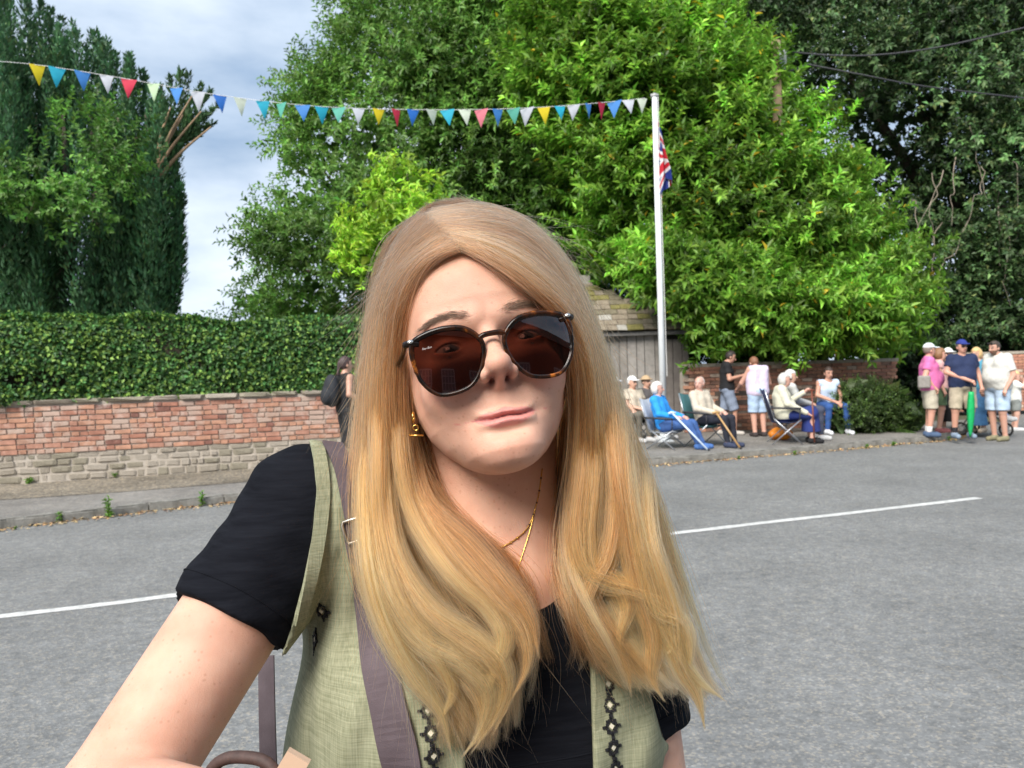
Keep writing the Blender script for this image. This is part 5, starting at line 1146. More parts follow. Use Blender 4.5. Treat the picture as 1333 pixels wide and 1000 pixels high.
if 'woman' not in SKIP:
    WROOT2 = c2w(C3(622, 1000, 0.79)); WROOT2[2] = 0.004
    woman = empty('person', WROOT2, 'woman with long blonde hair, sunglasses, black t-shirt and sage green waistcoat, close to the camera', 'person')
    def put(name, V, F, material, parent=None, smooth=True, col=None):
        o = mesh_obj(name, c2w(V) - WROOT2, F, material, parent or woman, smooth, col); return o
    HC = h2c((0, 0, 0)); tip = h2c((0, -.118, -.04))
    lo = np.array([-.42, -.47, .42]); hi = np.array([.30, HC[1] + .16, .97])
    f0, f1 = HC - np.array([.085, .125, .13]), HC + np.array([.085, .075, .0])
    if 'coarse' in SKIP: hh_, hfine = 0.006, 0.0025
    else: hh_, hfine = 0.004, 0.00125
    xs = axis_steps(lo[0], hi[0], hh_, (f0[0], f1[0]), hfine); ys = axis_steps(lo[1], hi[1], hh_, (f0[1], f1[1]), hfine); zs = axis_steps(lo[2], hi[2], hh_, (f0[2], f1[2]), hfine)
    V, F = mesh_field(body_f, xs, ys, zs)
    q = c2h(V); X, Y, Z = q.T; Z = zmap(Z); AX = np.abs(X)
    col = np.tile(np.array([0.60, 0.355, 0.26]), (len(V), 1))
    def blend(c, m_): 
        m_ = np.clip(m_, 0, 1)[:, None]; global col; col = col * (1 - m_) + np.asarray(c) * m_
    g_ = lambda cx_, cz_, sx, sz: np.exp(-((AX - cx_) / sx) ** 2 - ((Z - cz_) / sz) ** 2) * (Y < -.03)
    blend((0.60, 0.27, 0.19), 0.5 * g_(.042, -.036, .022, .02)); blend((0.60, 0.25, 0.18), 0.45 * g_(0, -.043, .014, .010)); blend((0.60, 0.28, 0.2), 0.35 * g_(0, -.106, .02, .012))
    mz = -.0755 + .0006 * np.cos(AX * 260) + X * X * 3.2
    tp_ = np.clip(1.02 - (AX / .0250) ** 2.2, .02, 1)
    lipm = np.where(Z > mz, 1 - ((Z - mz) / (.0074 * tp_ + .0009 * np.cos(AX * 420) * tp_)) ** 4, 1 - ((Z - mz) / (.0104 * tp_ ** .8)) ** 4)
    blend((0.56, 0.215, 0.195), 0.85 * np.clip(lipm * 2.2, 0, 1) * (Y < -.072)); blend((0.22, 0.05, 0.05), 0.8 * np.exp(-((Z - mz) / .0012) ** 2) * np.clip((.0265 - AX) / .004, 0, 1) * (Y < -.075))
    blend((0.16, 0.05, 0.04), np.exp(-((AX - .0064) / .0034) ** 2 - ((Z + .0432) / .0032) ** 2) * (Y < -.088) * (Z < -.0392))
    blend((0.19, 0.12, 0.075), np.clip((Z - (.074 - (X / .07) ** 2 * .05)) / .006, 0, 1) * (q[:, 2] > -.05)); blend((0.19, 0.12, 0.075), np.clip((Y + .012) / .02, 0, 1) * np.clip((Z + .035 - 0.0) / .02, 0, 1) * (AX < .068))
    M_SKIN = mat('skin', rough=0.56, attr=True, sub=0.3, spec=0.34)
    t = M_SKIN.node_tree; b_ = t.nodes['Principled BSDF']; src = b_.inputs['Base Color'].links[0].from_socket
    tc = N(t, 'ShaderNodeTexCoord'); vo = N(t, 'ShaderNodeTexVoronoi'); vo.inputs['Scale'].default_value = 210; vo.inputs['Randomness'].default_value = 1
    sp = N(t, 'ShaderNodeSeparateColor'); r_ = N(t, 'ShaderNodeValToRGB'); r_.color_ramp.elements[0].position, r_.color_ramp.elements[0].color = 0.0, (1, 1, 1, 1); r_.color_ramp.elements[1].position, r_.color_ramp.elements[1].color = 0.30, (0, 0, 0, 1)
    cm = N(t, 'ShaderNodeMath', operation='GREATER_THAN'); cm.inputs[1].default_value = 0.62
    mu = N(t, 'ShaderNodeMath', operation='MULTIPLY'); mu2 = N(t, 'ShaderNodeMath', operation='MULTIPLY'); mu2.inputs[1].default_value = 0.5
    mx = N(t, 'ShaderNodeMix', data_type='RGBA'); mx.inputs['B'].default_value = (0.36, 0.16, 0.09, 1)
    nz = N(t, 'ShaderNodeTexNoise'); nz.inputs['Scale'].default_value = 28; nz.inputs['Detail'].default_value = 5
    rr = N(t, 'ShaderNodeValToRGB'); rr.color_ramp.elements[0].position, rr.color_ramp.elements[0].color = 0.35, (0.90, 0.83, 0.80, 1); rr.color_ramp.elements[1].position, rr.color_ramp.elements[1].color = 0.65, (1.05, 1.05, 1.05, 1)
    mm = N(t, 'ShaderNodeMix', data_type='RGBA', blend_type='MULTIPLY'); mm.inputs['Factor'].default_value = 1
    n2 = N(t, 'ShaderNodeTexNoise'); n2.inputs['Scale'].default_value = 900; n2.inputs['Detail'].default_value = 3
    bp = N(t, 'ShaderNodeBump'); bp.inputs['Strength'].default_value = 0.3; bp.inputs['Distance'].default_value = 0.001
    lk = t.links.new
    for n_ in (vo, nz, n2): lk(tc.outputs['Object'], n_.inputs['Vector'])
    lk(vo.outputs['Distance'], r_.inputs['Fac']); lk(vo.outputs['Color'], sp.inputs['Color']); lk(sp.outputs[0], cm.inputs[0]); lk(cm.outputs[0], mu.inputs[0]); lk(r_.outputs['Color'], mu.inputs[1]); lk(mu.outputs[0], mu2.inputs[0])
    lk(src, mm.inputs['A']); lk(nz.outputs['Fac'], rr.inputs['Fac']); lk(rr.outputs['Color'], mm.inputs['B']); lk(mm.outputs['Result'], mx.inputs['A']); lk(mu2.outputs[0], mx.inputs['Factor']); lk(mx.outputs['Result'], b_.inputs['Base Color'])
    lk(n2.outputs['Fac'], bp.inputs['Height']); lk(bp.outputs['Normal'], b_.inputs['Normal'])
    put('body', V, F, M_SKIN, col=col)
    # eyes
    for s_ in (-1, 1):
        bm = bmesh.new(); bmesh.ops.create_uvsphere(bm, u_segments=32, v_segments=20, radius=0.0128)
        pv = np.array([v.co[:] for v in bm.verts]); fv = [tuple(v.index for v in f_.verts) for f_ in bm.faces]; bm.free()
        pl = pv + np.array([s_ * .031, -.0685, -.003]); rr_ = np.hypot(pv[:, 0] - 0.0, pv[:, 2]) * 1.0; fr = pv[:, 1] < 0
        cc = np.tile(np.array([0.42, 0.38, 0.36]), (len(pv), 1)); cc[fr & (rr_ < .0060)] = (0.10, 0.16, 0.2); cc[fr & (rr_ < .0028)] = (0.01, 0.01, 0.01)
        put('eye', h2c(pl), fv, mat('eye', rough=0.1, attr=True), None, True, cc)

    # ------------------------------------------------------------ clothes
    NC = C3(684, 648, .700)
    def wr(p, a, k): return a * (np.sin(p[:, 0] * 90 * k + p[:, 1] * 60 * k + 3 * np.sin(p[:, 1] * 25)) * np.sin(p[:, 1] * 70 * k - p[:, 2] * 50) + 0.6 * np.sin(p[:, 1] * 190 * k + p[:, 0] * 80))
    AXL = (EL - SL_) / np.linalg.norm(EL - SL_); AXR = (ER - SR_) / np.linalg.norm(ER - SR_)
    HL = SL_ + (EL - SL_) * 0.445; HRr = SR_ + (ER - SR_) * 0.60
    def tee_full(p):
        d = torso(p) - .005
        sl = smax(cone(p, SL_, SL_ + AXL * .6, .051, .063) , (p - HL) @ AXL, .002); sr = smax(cone(p, SR_, SR_ + AXR * .6, .050, .062), (p - HRr) @ AXR, .002)
        d = smax(d, -(p[:, 1] + 0.60), .01)
        d = smin(smin(d, sl + wr(p, .0014, 1.0) + wr(p, .0009, .6), .022), sr, .02)
        return d
    def tee(p):
        return smax(tee_full(p), -(np.linalg.norm((p - NC) * np.array([1, 1, .8]), axis=1) - .0835), .003)
    xs = axis_steps(-.40, .30, .003); ys = axis_steps(-.62, .05, .003); zs = axis_steps(.48, .98, .003)
    V, F = mesh_field(tee, xs, ys, zs)
    M_TEE = mat('black slub jersey', (0.005, 0.0055, 0.008), 0.95, color2=(0.010, 0.011, 0.015), vscale=120, bump=0.12, bscale=350, spec=0.08, detail=3)
    t = M_TEE.node_tree; mp = N(t, 'ShaderNodeMapping'); mp.inputs['Scale'].default_value = (0.12, 0.5, 1.6)
    for n_ in [x for x in t.nodes if x.type == 'TEX_NOISE']: t.links.new(mp.outputs[0], n_.inputs['Vector'])
    t.links.new([x for x in t.nodes if x.type == 'TEX_COORD'][0].outputs['Object'], mp.inputs['Vector'])
    tshirt = put('t_shirt', V, F, M_TEE)
    for S0, A0, Hm in ((SL_, AXL, HL), (SR_, AXR, HRr)):      # stitched hem
        u_ = np.cross(A0, np.array([0, 0, 1.0])); u_ /= np.linalg.norm(u_); v_ = np.cross(A0, u_); c = Hm - A0 * .019; an = np.linspace(0, 2 * np.pi, 90, endpoint=False); dr = np.cos(an)[:, None] * u_ + np.sin(an)[:, None] * v_; rr_ = np.full(90, .02)
        for it in range(60): rr_ = rr_ - np.clip(tee_full(c + dr * rr_[:, None]), -.01, .01) * .8
        tv, tf = tube_geo(c + dr * (rr_ + .0002)[:, None], .0007, 6, True); put('hem_stitch', np.array(tv), tf, M_TEE, tshirt)
    ARM_Y = [540, 580, 600, 640, 700, 760, 820, 870, 895, 915, 1100]; ARM_X = [392, 404, 408, 412, 406, 394, 378, 360, 345, 300, 200]
    XL_Y = [560, 640, 760, 860, 1000, 1300]; XL_X = [520, 560, 585, 596, 606, 615]
    XR_Y = [560, 650, 740, 770, 820, 870, 1000, 1300]; XR_X = [800, 775, 748, 750, 760, 768, 772, 775]
    def gilet_raw(p):
        d = np.minimum(torso(p) - .0125, tee_full(p) - .005)
        d = smin(d, ellip(p, C3(470, 1000, .742), (.060, .16, .075), BR_) , .04)
        px, py = to_px(p)
        fold_ = .0030 * np.sin((px - 0.12 * py) * 0.062) * np.clip((py - 640) / 200, 0, 1) + .0016 * np.sin(px * .11 + py * .035) * np.clip((py - 600) / 150, 0, 1) + .0015 * np.exp(-((px - np.interp(py, [700, 820, 1000], [430, 408, 402])) / 5) ** 2) * -2
        return d - fold_
    def gilet(p):
        px, py = to_px(p); k = p[:, 2] / 1000; d = gilet_raw(p)
        op = np.maximum(np.maximum((np.interp(py, XL_Y, XL_X) - px) * k, (px - np.interp(py, XR_Y, XR_X)) * k), p[:, 2] - .79)
        d = smax(d, -op, .003)
        d = smax(d, (np.interp(py, ARM_Y, ARM_X) - px) * k, .003)
        d = smax(d, (px - np.interp(py, [500, 700, 760, 900, 960, 1100], [905, 850, 838, 846, 862, 990])) * k, .003)
        d = smax(d, -(np.linalg.norm((p - NC) * np.array([1, 1, .8]), axis=1) - .092), .003)
        return smax(d, -(p[:, 1] + 0.66), .004)
    ys = axis_steps(-.68, .05, .003)
    V, F = mesh_field(gilet, xs, ys, zs)
    mt = bpy.data.materials.new('sage linen'); mt.use_nodes = True; MATS['sage linen'] = mt
    t = mt.node_tree; b_ = t.nodes['Principled BSDF']; lk = t.links.new; b_.inputs['Roughness'].default_value = 0.9; b_.inputs['Specular IOR Level'].default_value = 0.15
    tc = N(t, 'ShaderNodeTexCoord'); c_nodes = []
    for sc_ in ((26, 26, 900), (900, 300, 26)):
        mp = N(t, 'ShaderNodeMapping'); mp.inputs['Scale'].default_value = sc_; nz = N(t, 'ShaderNodeTexNoise'); nz.inputs['Scale'].default_value = 1.0; nz.inputs['Detail'].default_value = 4
        lk(tc.outputs['Object'], mp.inputs['Vector']); lk(mp.outputs[0], nz.inputs['Vector']); c_nodes.append(nz)
    ad = N(t, 'ShaderNodeMath', operation='ADD'); lk(c_nodes[0].outputs['Fac'], ad.inputs[0]); lk(c_nodes[1].outputs['Fac'], ad.inputs[1])
    rp = N(t, 'ShaderNodeValToRGB'); rp.color_ramp.elements[0].position, rp.color_ramp.elements[0].color = 0.72, (0.175, 0.185, 0.115, 1); rp.color_ramp.elements[1].position, rp.color_ramp.elements[1].color = 1.28, (0.31, 0.315, 0.215, 1)
    hl = N(t, 'ShaderNodeMath', operation='MULTIPLY'); hl.inputs[1].default_value = 0.5
    rp.color_ramp.elements[0].position, rp.color_ramp.elements[1].position = 0.36, 0.64
    lk(ad.outputs[0], hl.inputs[0]); lk(hl.outputs[0], rp.inputs['Fac']); lk(rp.outputs['Color'], b_.inputs['Base Color'])
    bp = N(t, 'ShaderNodeBump'); bp.inputs['Strength'].default_value = 0.35; bp.inputs['Distance'].default_value = 0.0015; lk(hl.outputs[0], bp.inputs['Height']); lk(bp.outputs['Normal'], b_.inputs['Normal'])
    M_SAGE = mt
    gil = put('waistcoat', V, F, M_SAGE)
    def hit(f, px, py, d0=.45, d1=1.0, n=280):
        """depth at which the ray through a pixel meets f = 0"""
        d = np.linspace(d0, d1, n); p = np.stack([(px - CX) / FPX * d, (CY - py) / FPX * d, d], -1); v = f(p); i = np.argmax(v < 0)
        if not (v < 0).any(): return None
        if i == 0: return d[0]
        return d[i - 1] + (d[i] - d[i - 1]) * v[i - 1] / (v[i - 1] - v[i] + 1e-12)
    def ribbon(pts, widths, f, off, thick, n=60, fallback=None):
        """flat band laid on the surface f along a pixel path -> verts, faces (camera frame)"""
        P = catmull(np.c_[np.asarray(pts, float), widths], n); C_ = []
        D_ = [hit(f, x, y) for x, y, w in P]; good = [i for i, d in enumerate(D_) if d is not None]
        D_ = np.interp(np.arange(len(P)), good, [D_[i] for i in good])
        C_ = [C3(x, y, d) for (x, y, w), d in zip(P, D_)]
        C_ = np.array(C_); k = np.array([.1, .2, .4, .2, .1])
        pad = np.vstack([C_[:1]] * 2 + [C_] + [C_[-1:]] * 2); C_ = sum(k[i] * pad[i:i + len(C_)] for i in range(5))
        nr = grad(f, C_)
        for it in range(6):
            pad = np.vstack([C_[:1]] * 2 + [C_] + [C_[-1:]] * 2); C_ = sum(k[i] * pad[i:i + len(C_)] for i in range(5)); pad = np.vstack([nr[:1]] * 2 + [nr] + [nr[-1:]] * 2); nr = sum(k[i] * pad[i:i + len(nr)] for i in range(5))
        nr /= np.linalg.norm(nr, axis=1, keepdims=True); t = np.gradient(C_, axis=0); t /= np.linalg.norm(t, axis=1, keepdims=True); sd_ = np.cross(nr, t); sd_ /= np.linalg.norm(sd_, axis=1, keepdims=True)
        C_ = C_ + nr * off; w = P[:, 2:3] / 2
        V = np.concatenate([C_ - sd_ * w, C_ + sd_ * w, C_ + sd_ * w + nr * thick, C_ - sd_ * w + nr * thick]); m_ = len(C_); F = []
        for i in range(m_ - 1):
            for a, b in ((0, 1), (1, 2), (2, 3), (3, 0)): F.append((a * m_ + i, a * m_ + i + 1, b * m_ + i + 1, b * m_ + i))
        return V, F, C_
    V, F, _ = ribbon([(x + 9, y) for x, y in zip(ARM_X[1:7], ARM_Y[1:7])], [.0115] * 6, gilet_raw, .0002, .0016); put('armhole_binding', V, F, M_SAGE, gil, False)
    V, F, _ = ribbon([(x + 11, y) for x, y in zip(XR_X[2:8], XR_Y[2:8])], [.013] * 6, gilet_raw, .0002, .0014); put('front_band', V, F, M_SAGE, gil, False)
    V, F, _ = ribbon([(x - 11, y) for x, y in zip(XL_X[1:6], XL_Y[1:6])], [.013] * 5, gilet_raw, .0002, .0014); put('front_band', V, F, M_SAGE, gil, False)
    # embroidered motifs: black knots round a pale centre
    M_THR = mat('black thread', (0.008, 0.008, 0.011), 0.8); M_PALE = mat('pale thread', (0.62, 0.58, 0.46), 0.8)
    mot = [(789 + i * 2.2, 863 + i * 27.5, 1.0) for i in range(6)] + [(557 + i * 3.5, 925 + i * 29.5, 1.0) for i in range(4)] + [(419, 795, 1.1), (411, 832, 1.0)]
    for x, y, sc_ in mot:
        d = hit(gilet_raw, x, y); c = C3(x, y, d); nr = grad(gilet_raw, c)[0]; u_ = np.cross(np.array([0, 1.0, 0]), nr); u_ /= np.linalg.norm(u_); v_ = np.cross(nr, u_)
        b = MB(); bp_ = MB()
        ring = []
        for k in range(4):
            a = k * math.pi / 2; cs, sn = math.cos(a), math.sin(a); cs2, sn2 = math.cos(a + math.pi / 2), math.sin(a + math.pi / 2)
            for j in range(4):
                t_ = j / 4; ring.append(((cs * (1 - t_) + cs2 * t_) * .0056 * sc_, (sn * (1 - t_) + sn2 * t_) * .0066 * sc_))
            for ex in (1.0, 1.38): ring.append((.0056 * cs * ex * sc_, .0066 * sn * ex * sc_))
            ring.append(((cs + cs2) * .0038 * sc_, (sn + sn2) * .0044 * sc_))
        Rm = np.stack([u_, v_, nr], 1)
        for (a, e_) in ring: b.box(c2w((c + u_ * a + v_ * e_ + nr * .0008)[None])[0] - WROOT2, (.0021, .0021, .0016), np.stack([RIGHT, UPV, FWD], 1) @ Rm)
        for yy in (-.0118, -.0142): b.box(c2w((c + v_ * yy * sc_ + nr * .0006)[None])[0] - WROOT2, (.0016, .0016, .0012), np.stack([RIGHT, UPV, FWD], 1) @ Rm)
        b.build('embroidery_motif', M_THR, gil)
        bp_.box(c2w((c + nr * .0007)[None])[0] - WROOT2, (.0036, .0036, .0014), np.stack([RIGHT, UPV, FWD], 1) @ Rm @ rotz(math.pi / 4)); bp_.build('motif_centre', M_PALE, gil)
    # trousers and shoes (below the picture)
    def legs_f(p):
        d = ellip(p, C3(620, 1330, .80) + np.array([0, 0, 0]), (.175, .17, .12), BR_); gy = -1.44
        for s_ in (-1, 1):
            hp = C3(620, 1300, .8) + np.array([s_ * .085, 0, s_ * .02]); kn = np.array([hp[0] + s_ * .01, -1.0, hp[2] - .02]); an = np.array([hp[0] + s_ * .02, gy + .04, hp[2] + .01])
            d = smin(d, smin(cone(p, hp, kn, .085, .062), cone(p, kn, an, .062, .05), .02), .04)
        return smax(d, p[:, 1] + .56, .004)
    V, F = mesh_field(legs_f, axis_steps(-.36, .30, .012), axis_steps(-1.50, -.5, .012), axis_steps(.6, 1.0, .012)); put('trousers', V, F, mat('dark denim', (0.02, 0.025, 0.045), 0.9, var=0.3, vscale=60))
    for s_ in (-1, 1):
        hp = C3(620, 1300, .8) + np.array([s_ * .105, 0, s_ * .02]); gy = -1.44
        def sh(p): return smax(smin(ellip(p, (hp[0], gy - .03, hp[2] - .05), (.046, .05, .13)), cone(p, (hp[0], gy, hp[2] + .01), (hp[0], gy + .05, hp[2] + .01), .052, .05), .03), -(p[:, 1] - (gy - .050)), .004)
        V, F = mesh_field(sh, axis_steps(hp[0] - .09, hp[0] + .09, .01), axis_steps(gy - .1, gy + .12, .01), axis_steps(hp[2] - .22, hp[2] + .12, .01)); put('shoe', V, F, mat('white trainer', (0.6, 0.6, 0.6), 0.6))
# ================================================================ HER HAIR, SUNGLASSES, STRAP, JEWELLERY
if 'woman' not in SKIP:
    def face_f(p): return smin(head_local(c2h(p)), neck(p), .012)
    def solid(p): return np.minimum(np.minimum(smin(face_f(p), torso(p) - .010, .03), gilet_raw(p)), tee_full(p))
    SHEETS = {
     'left': ([(597,323,.612),(568,332,.614),(546,356,.618),(532,396,.624),(526,440,.636),(521,480,.648),(522,545,.658),(540,620,.662),(590,690,.655),(645,745,.640),(680,800,.628),(690,850,.622),(668,905,.62)],
              [(581,312,.620),(546,336,.628),(521,378,.640),(508,430,.648),(501,510,.652),(503,610,.652),(522,700,.645),(570,780,.628),(628,835,.615),(652,885,.612),(630,955,.612)],
              [(565,297,.637),(528,328,.655),(500,395,.665),(487,500,.667),(482,610,.66),(492,710,.65),(528,800,.625),(582,858,.605),(622,908,.60),(598,985,.605)],
              [(551,284,.67),(520,318,.685),(494,392,.693),(480,490,.70),(470,580,.695),(464,660,.68),(484,760,.65),(512,840,.62),(562,908,.605),(592,985,.605)]),
     'right': ([(605,321,.612),(645,342,.606),(687,376,.603),(722,402,.607),(747,428,.622),(759,480,.64),(757,560,.655),(752,640,.66),(745,710,.65),(760,765,.635),(785,820,.625),(800,870,.625),(832,905,.63)],
               [(590,309,.620),(648,315,.615),(700,352,.616),(742,408,.628),(766,490,.65),(790,590,.66),(800,690,.66),(812,770,.65),(835,840,.645),(862,905,.65)],
               [(575,294,.637),(645,287,.64),(702,324,.65),(745,396,.658),(774,490,.667),(800,590,.68),(824,690,.685),(848,780,.68),(874,850,.675),(905,915,.68)],
               [(562,280,.68),(628,264,.69),(688,294,.695),(728,346,.70),(755,412,.705),(785,500,.712),(815,590,.715),(842,690,.72),(868,790,.715),(890,860,.71),(935,915,.71)]),
     'inner_left': ([(548,500,.69),(560,580,.69),(598,650,.688),(650,720,.665),(690,790,.64),(702,860,.63)], [(528,470,.69),(522,580,.70),(545,660,.695),(590,740,.665),(640,810,.64),(660,900,.62)]),
     'inner_right': ([(738,540,.70),(728,620,.71),(714,680,.70),(728,740,.67),(755,800,.65),(772,870,.645)], [(756,500,.70),(765,600,.71),(762,680,.70),(776,750,.675),(800,820,.655),(822,890,.65)]),
     'back': ([(552,284,.69),(500,320,.74),(478,420,.79),(478,540,.83),(492,660,.86),(505,780,.885),(510,860,.89)], [(560,272,.70),(570,280,.80),(575,400,.86),(580,540,.865),(585,680,.885),(588,800,.90),(590,880,.905)],
              [(575,268,.70),(690,285,.79),(715,400,.845),(720,540,.86),(725,680,.89),(735,800,.915),(740,880,.92)], [(600,262,.70),(720,320,.74),(768,420,.77),(792,540,.80),(815,660,.83),(830,780,.86),(835,860,.87)]),
     'under_left': ([(540,330,.66),(512,420,.70),(508,520,.715),(512,620,.71),(540,720,.68),(590,800,.65),(630,880,.625)], [(520,325,.70),(494,420,.72),(484,520,.73),(475,620,.72),(492,720,.69),(530,810,.65),(575,900,.62)]),
     'under_right': ([(700,350,.66),(752,430,.69),(766,520,.71),(772,620,.71),(775,720,.69),(800,800,.67),(830,890,.66)], [(706,335,.70),(752,430,.72),(778,520,.735),(812,620,.74),(835,720,.735),(858,810,.72),(880,890,.71)]),
    }
    M_PTS = 26
    def sheet_fn(keys):
        G_ = np.stack([catmull([C3(*k) for k in ks], 60) for ks in keys])            # K,60,3
        def fn(u, n):
            x = np.clip(u, 0, 1) * (len(keys) - 1); i = np.minimum(x.astype(int), len(keys) - 2); w = (x - i)[:, None, None]
            w = w * w * (3 - 2 * w) * .5 + w * .5
            c = G_[i] * (1 - w) + G_[i + 1] * w
            t = np.linspace(0, 59, n); a = np.minimum(t.astype(int), 58); fr = (t - a)[None, :, None]
            return c[:, a] * (1 - fr) + c[:, a + 1] * fr
        return fn
    spec = {  # sheet: clumps, strands, layer depth, tone, width jitter
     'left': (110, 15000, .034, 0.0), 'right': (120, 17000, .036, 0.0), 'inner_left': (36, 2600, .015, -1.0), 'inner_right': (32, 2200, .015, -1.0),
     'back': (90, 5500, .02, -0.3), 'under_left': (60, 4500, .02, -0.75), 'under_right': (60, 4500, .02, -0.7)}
    if 'coarse' in SKIP: spec = {k: (a, b // 3, c, d) for k, (a, b, c, d) in spec.items()}
    tt_ = np.linspace(0, 1, M_PTS)
    ALLP, ALLR, ALLT = [], [], []
    HCc = h2c((0, .005, .03))
    for nm, (nc, ns, lay, tone) in spec.items():
        fn = sheet_fn(SHEETS[nm]); uc = np.sort(RNG.random(nc)); vc = RNG.random(nc) ** 1.3
        Gd = fn(uc, M_PTS)
        view = Gd / np.linalg.norm(Gd, axis=2, keepdims=True)
        Gd = Gd + view * (vc * lay)[:, None, None] * np.clip(tt_ * 4, 0.25, 1)[None, :, None]
        side = np.array([1.0, 0, 0.15])
        # each lock waves in its own way, more towards the ends
        amp = RNG.uniform(.003, .0125, nc)[:, None] * np.clip((tt_ - .30) / .6, 0, 1)[None] ** 1.3; fr = RNG.uniform(5.5, 11, nc)[:, None]; p0 = RNG.uniform(0, 6.3, nc)[:, None]
        cw = .012 * np.clip((tt_ - .42) / .35, 0, 1)[None] ** 1.2 * (1 if nm in ('left', 'right') else .5); cp = (uc * 5 + RNG.normal(0, .55, nc) + (0 if nm == 'left' else 2.2))[:, None]
        Gd = Gd + side * (cw * np.sin(2 * np.pi * 1.75 * tt_[None] + cp))[..., None] - view * (cw * .6 * np.cos(2 * np.pi * 1.75 * tt_[None] + cp))[..., None] + view * (RNG.normal(0, .006, nc)[:, None] * np.clip(tt_ * 1.5, 0, 1)[None])[..., None]
        Gd = Gd + side * (amp * np.sin(fr * tt_[None] + p0))[..., None] + np.array([0, .2, 1.0]) * (amp * .8 * np.sin(fr * 1.1 * tt_[None] + p0 + 1.7))[..., None]
        Gd = Gd + side * (RNG.normal(0, .010, nc)[:, None] * tt_[None] ** 2)[..., None]
        # keep the locks outside the head and body
        flat = Gd.reshape(-1, 3)
        for it in range(3):
            dv = solid(flat); mg = .0035 if nm in ('left', 'right') else .002; ins = dv < mg
            if ins.any(): flat[ins] += grad(solid, flat[ins]) * np.minimum(mg - dv[ins], .05)[:, None]
        Gd = flat.reshape(nc, M_PTS, 3); k5 = np.array([.15, .2, .3, .2, .15]); pd = np.concatenate([Gd[:, :1]] * 2 + [Gd] + [Gd[:, -1:]] * 2, 1); Gs = sum(k5[i] * pd[:, i:i + M_PTS] for i in range(5)); Gs[:, 0] = Gd[:, 0]
        # strands around the locks
        ci = RNG.integers(0, nc, ns); du = RNG.normal(0, 1.0 / nc * 1.6, ns); base = Gs[ci]
        other = Gs[np.clip(ci + RNG.choice([-1, 1], ns), 0, nc - 1)]; mixw = RNG.random(ns)[:, None] * np.clip(1 - tt_[None] * 1.5, .0, 1) * .8
        S_ = base * (1 - mixw[..., None]) + other * mixw[..., None] if nm not in ('zz',) else base
        rad = RNG.uniform(.6, 1.2, ns)[:, None] * (.0050 + .0034 * np.sin(np.pi * np.clip(tt_, 0, 1)) - .0030 * tt_ ** 1.5)[None]; o = RNG.normal(size=(ns, 3)); o[:, 1] *= .5
        S_ = S_ + o[:, None, :] * (rad * .62)[..., None]
        fz = RNG.normal(0, 1, (ns, 3)); S_ = S_ + (fz[:, None, :] * (.0014 * np.sin(RNG.uniform(6, 22, ns)[:, None] * tt_[None] + RNG.uniform(0, 6.3, ns)[:, None]) * np.clip(tt_ * 3, 0, 1)[None])[..., None])
        S_ = S_ + (RNG.normal(0, .0022, (ns, 3)))[:, None, :] * np.exp(-tt_ * 14)[None, :, None] + (view[ci][:, :1] * .004) * np.exp(-tt_ * 25)[None, :, None]
        fly = RNG.random(ns) < .045; S_[fly] += (RNG.normal(0, .012, (fly.sum(), 3))[:, None, :] * (tt_ ** 1.5)[None, :, None])
        # uneven lengths
        ln = np.where(RNG.random(ns) < .3, RNG.uniform(.72, 1, ns), RNG.uniform(.93, 1.03, ns)); q_ = np.clip(tt_[None] * ln[:, None], 0, 1) * (M_PTS - 1); a = np.minimum(q_.astype(int), M_PTS - 2); fr_ = (q_ - a)[..., None]
        ii = np.arange(ns)[:, None]; S_ = S_[ii, a] * (1 - fr_) + S_[ii, a + 1] * fr_
        dv = face_f(S_[:, ::3].reshape(-1, 3)).reshape(ns, -1); S_ = S_[(dv > -.012).all(1) | (nm == 'back')]
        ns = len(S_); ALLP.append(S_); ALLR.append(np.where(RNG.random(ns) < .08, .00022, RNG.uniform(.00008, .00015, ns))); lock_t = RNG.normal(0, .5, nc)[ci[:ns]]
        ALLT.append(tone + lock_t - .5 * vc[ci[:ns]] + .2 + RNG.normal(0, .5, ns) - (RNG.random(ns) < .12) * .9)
    # separate curling locks lying on top
    def dl(y, side): return float(np.interp(y, [460, 560, 650, 750, 850, 950], [.660, .642, .632, .603, .590, .592] if side < 0 else [.655, .640, .634, .624, .618, .622]))
    LOCKS = [(1, .25, [(772,610),(764,700),(776,752),(822,768),(868,790),(884,824),(868,852)]), (1, -.2, [(800,640),(792,720),(772,758),(764,792),(786,832),(814,868),(822,908)]), (1, .1, [(758,600),(750,690),(764,742),(798,758),(816,790),(806,832),(816,880)]),
             (1, .35, [(826,680),(850,770),(868,828),(904,880),(946,914)]), (1, .2, [(846,700),(874,792),(884,858),(908,905),(918,952)]), (1, -.1, [(800,590),(815,690),(832,770),(850,830),(848,880),(866,915)]), (1, .3, [(815,620),(832,720),(850,790),(886,812),(898,850),(890,890)]),
             (-1, .1, [(500,610),(514,715),(558,790),(618,832),(656,872),(650,925),(610,985)]), (-1, .3, [(482,640),(500,755),(545,830),(602,862),(636,902),(626,950),(598,990)]), (-1, -.25, [(542,640),(590,715),(644,776),(680,818),(686,868),(660,920)]), (-1, .15, [(520,560),(536,660),(588,742),(638,790),(658,832),(642,880),(626,935)]),
             (-1, .35, [(474,640),(482,740),(506,820),(540,880),(574,930),(588,985)]), (-1, -.5, [(552,650),(606,705),(655,762),(690,808),(702,858)]), (-1, .25, [(492,560),(496,680),(522,780),(566,845),(588,900),(566,950)]), (-1, .0, [(510,700),(552,790),(606,836),(640,862),(662,905),(640,960)])]
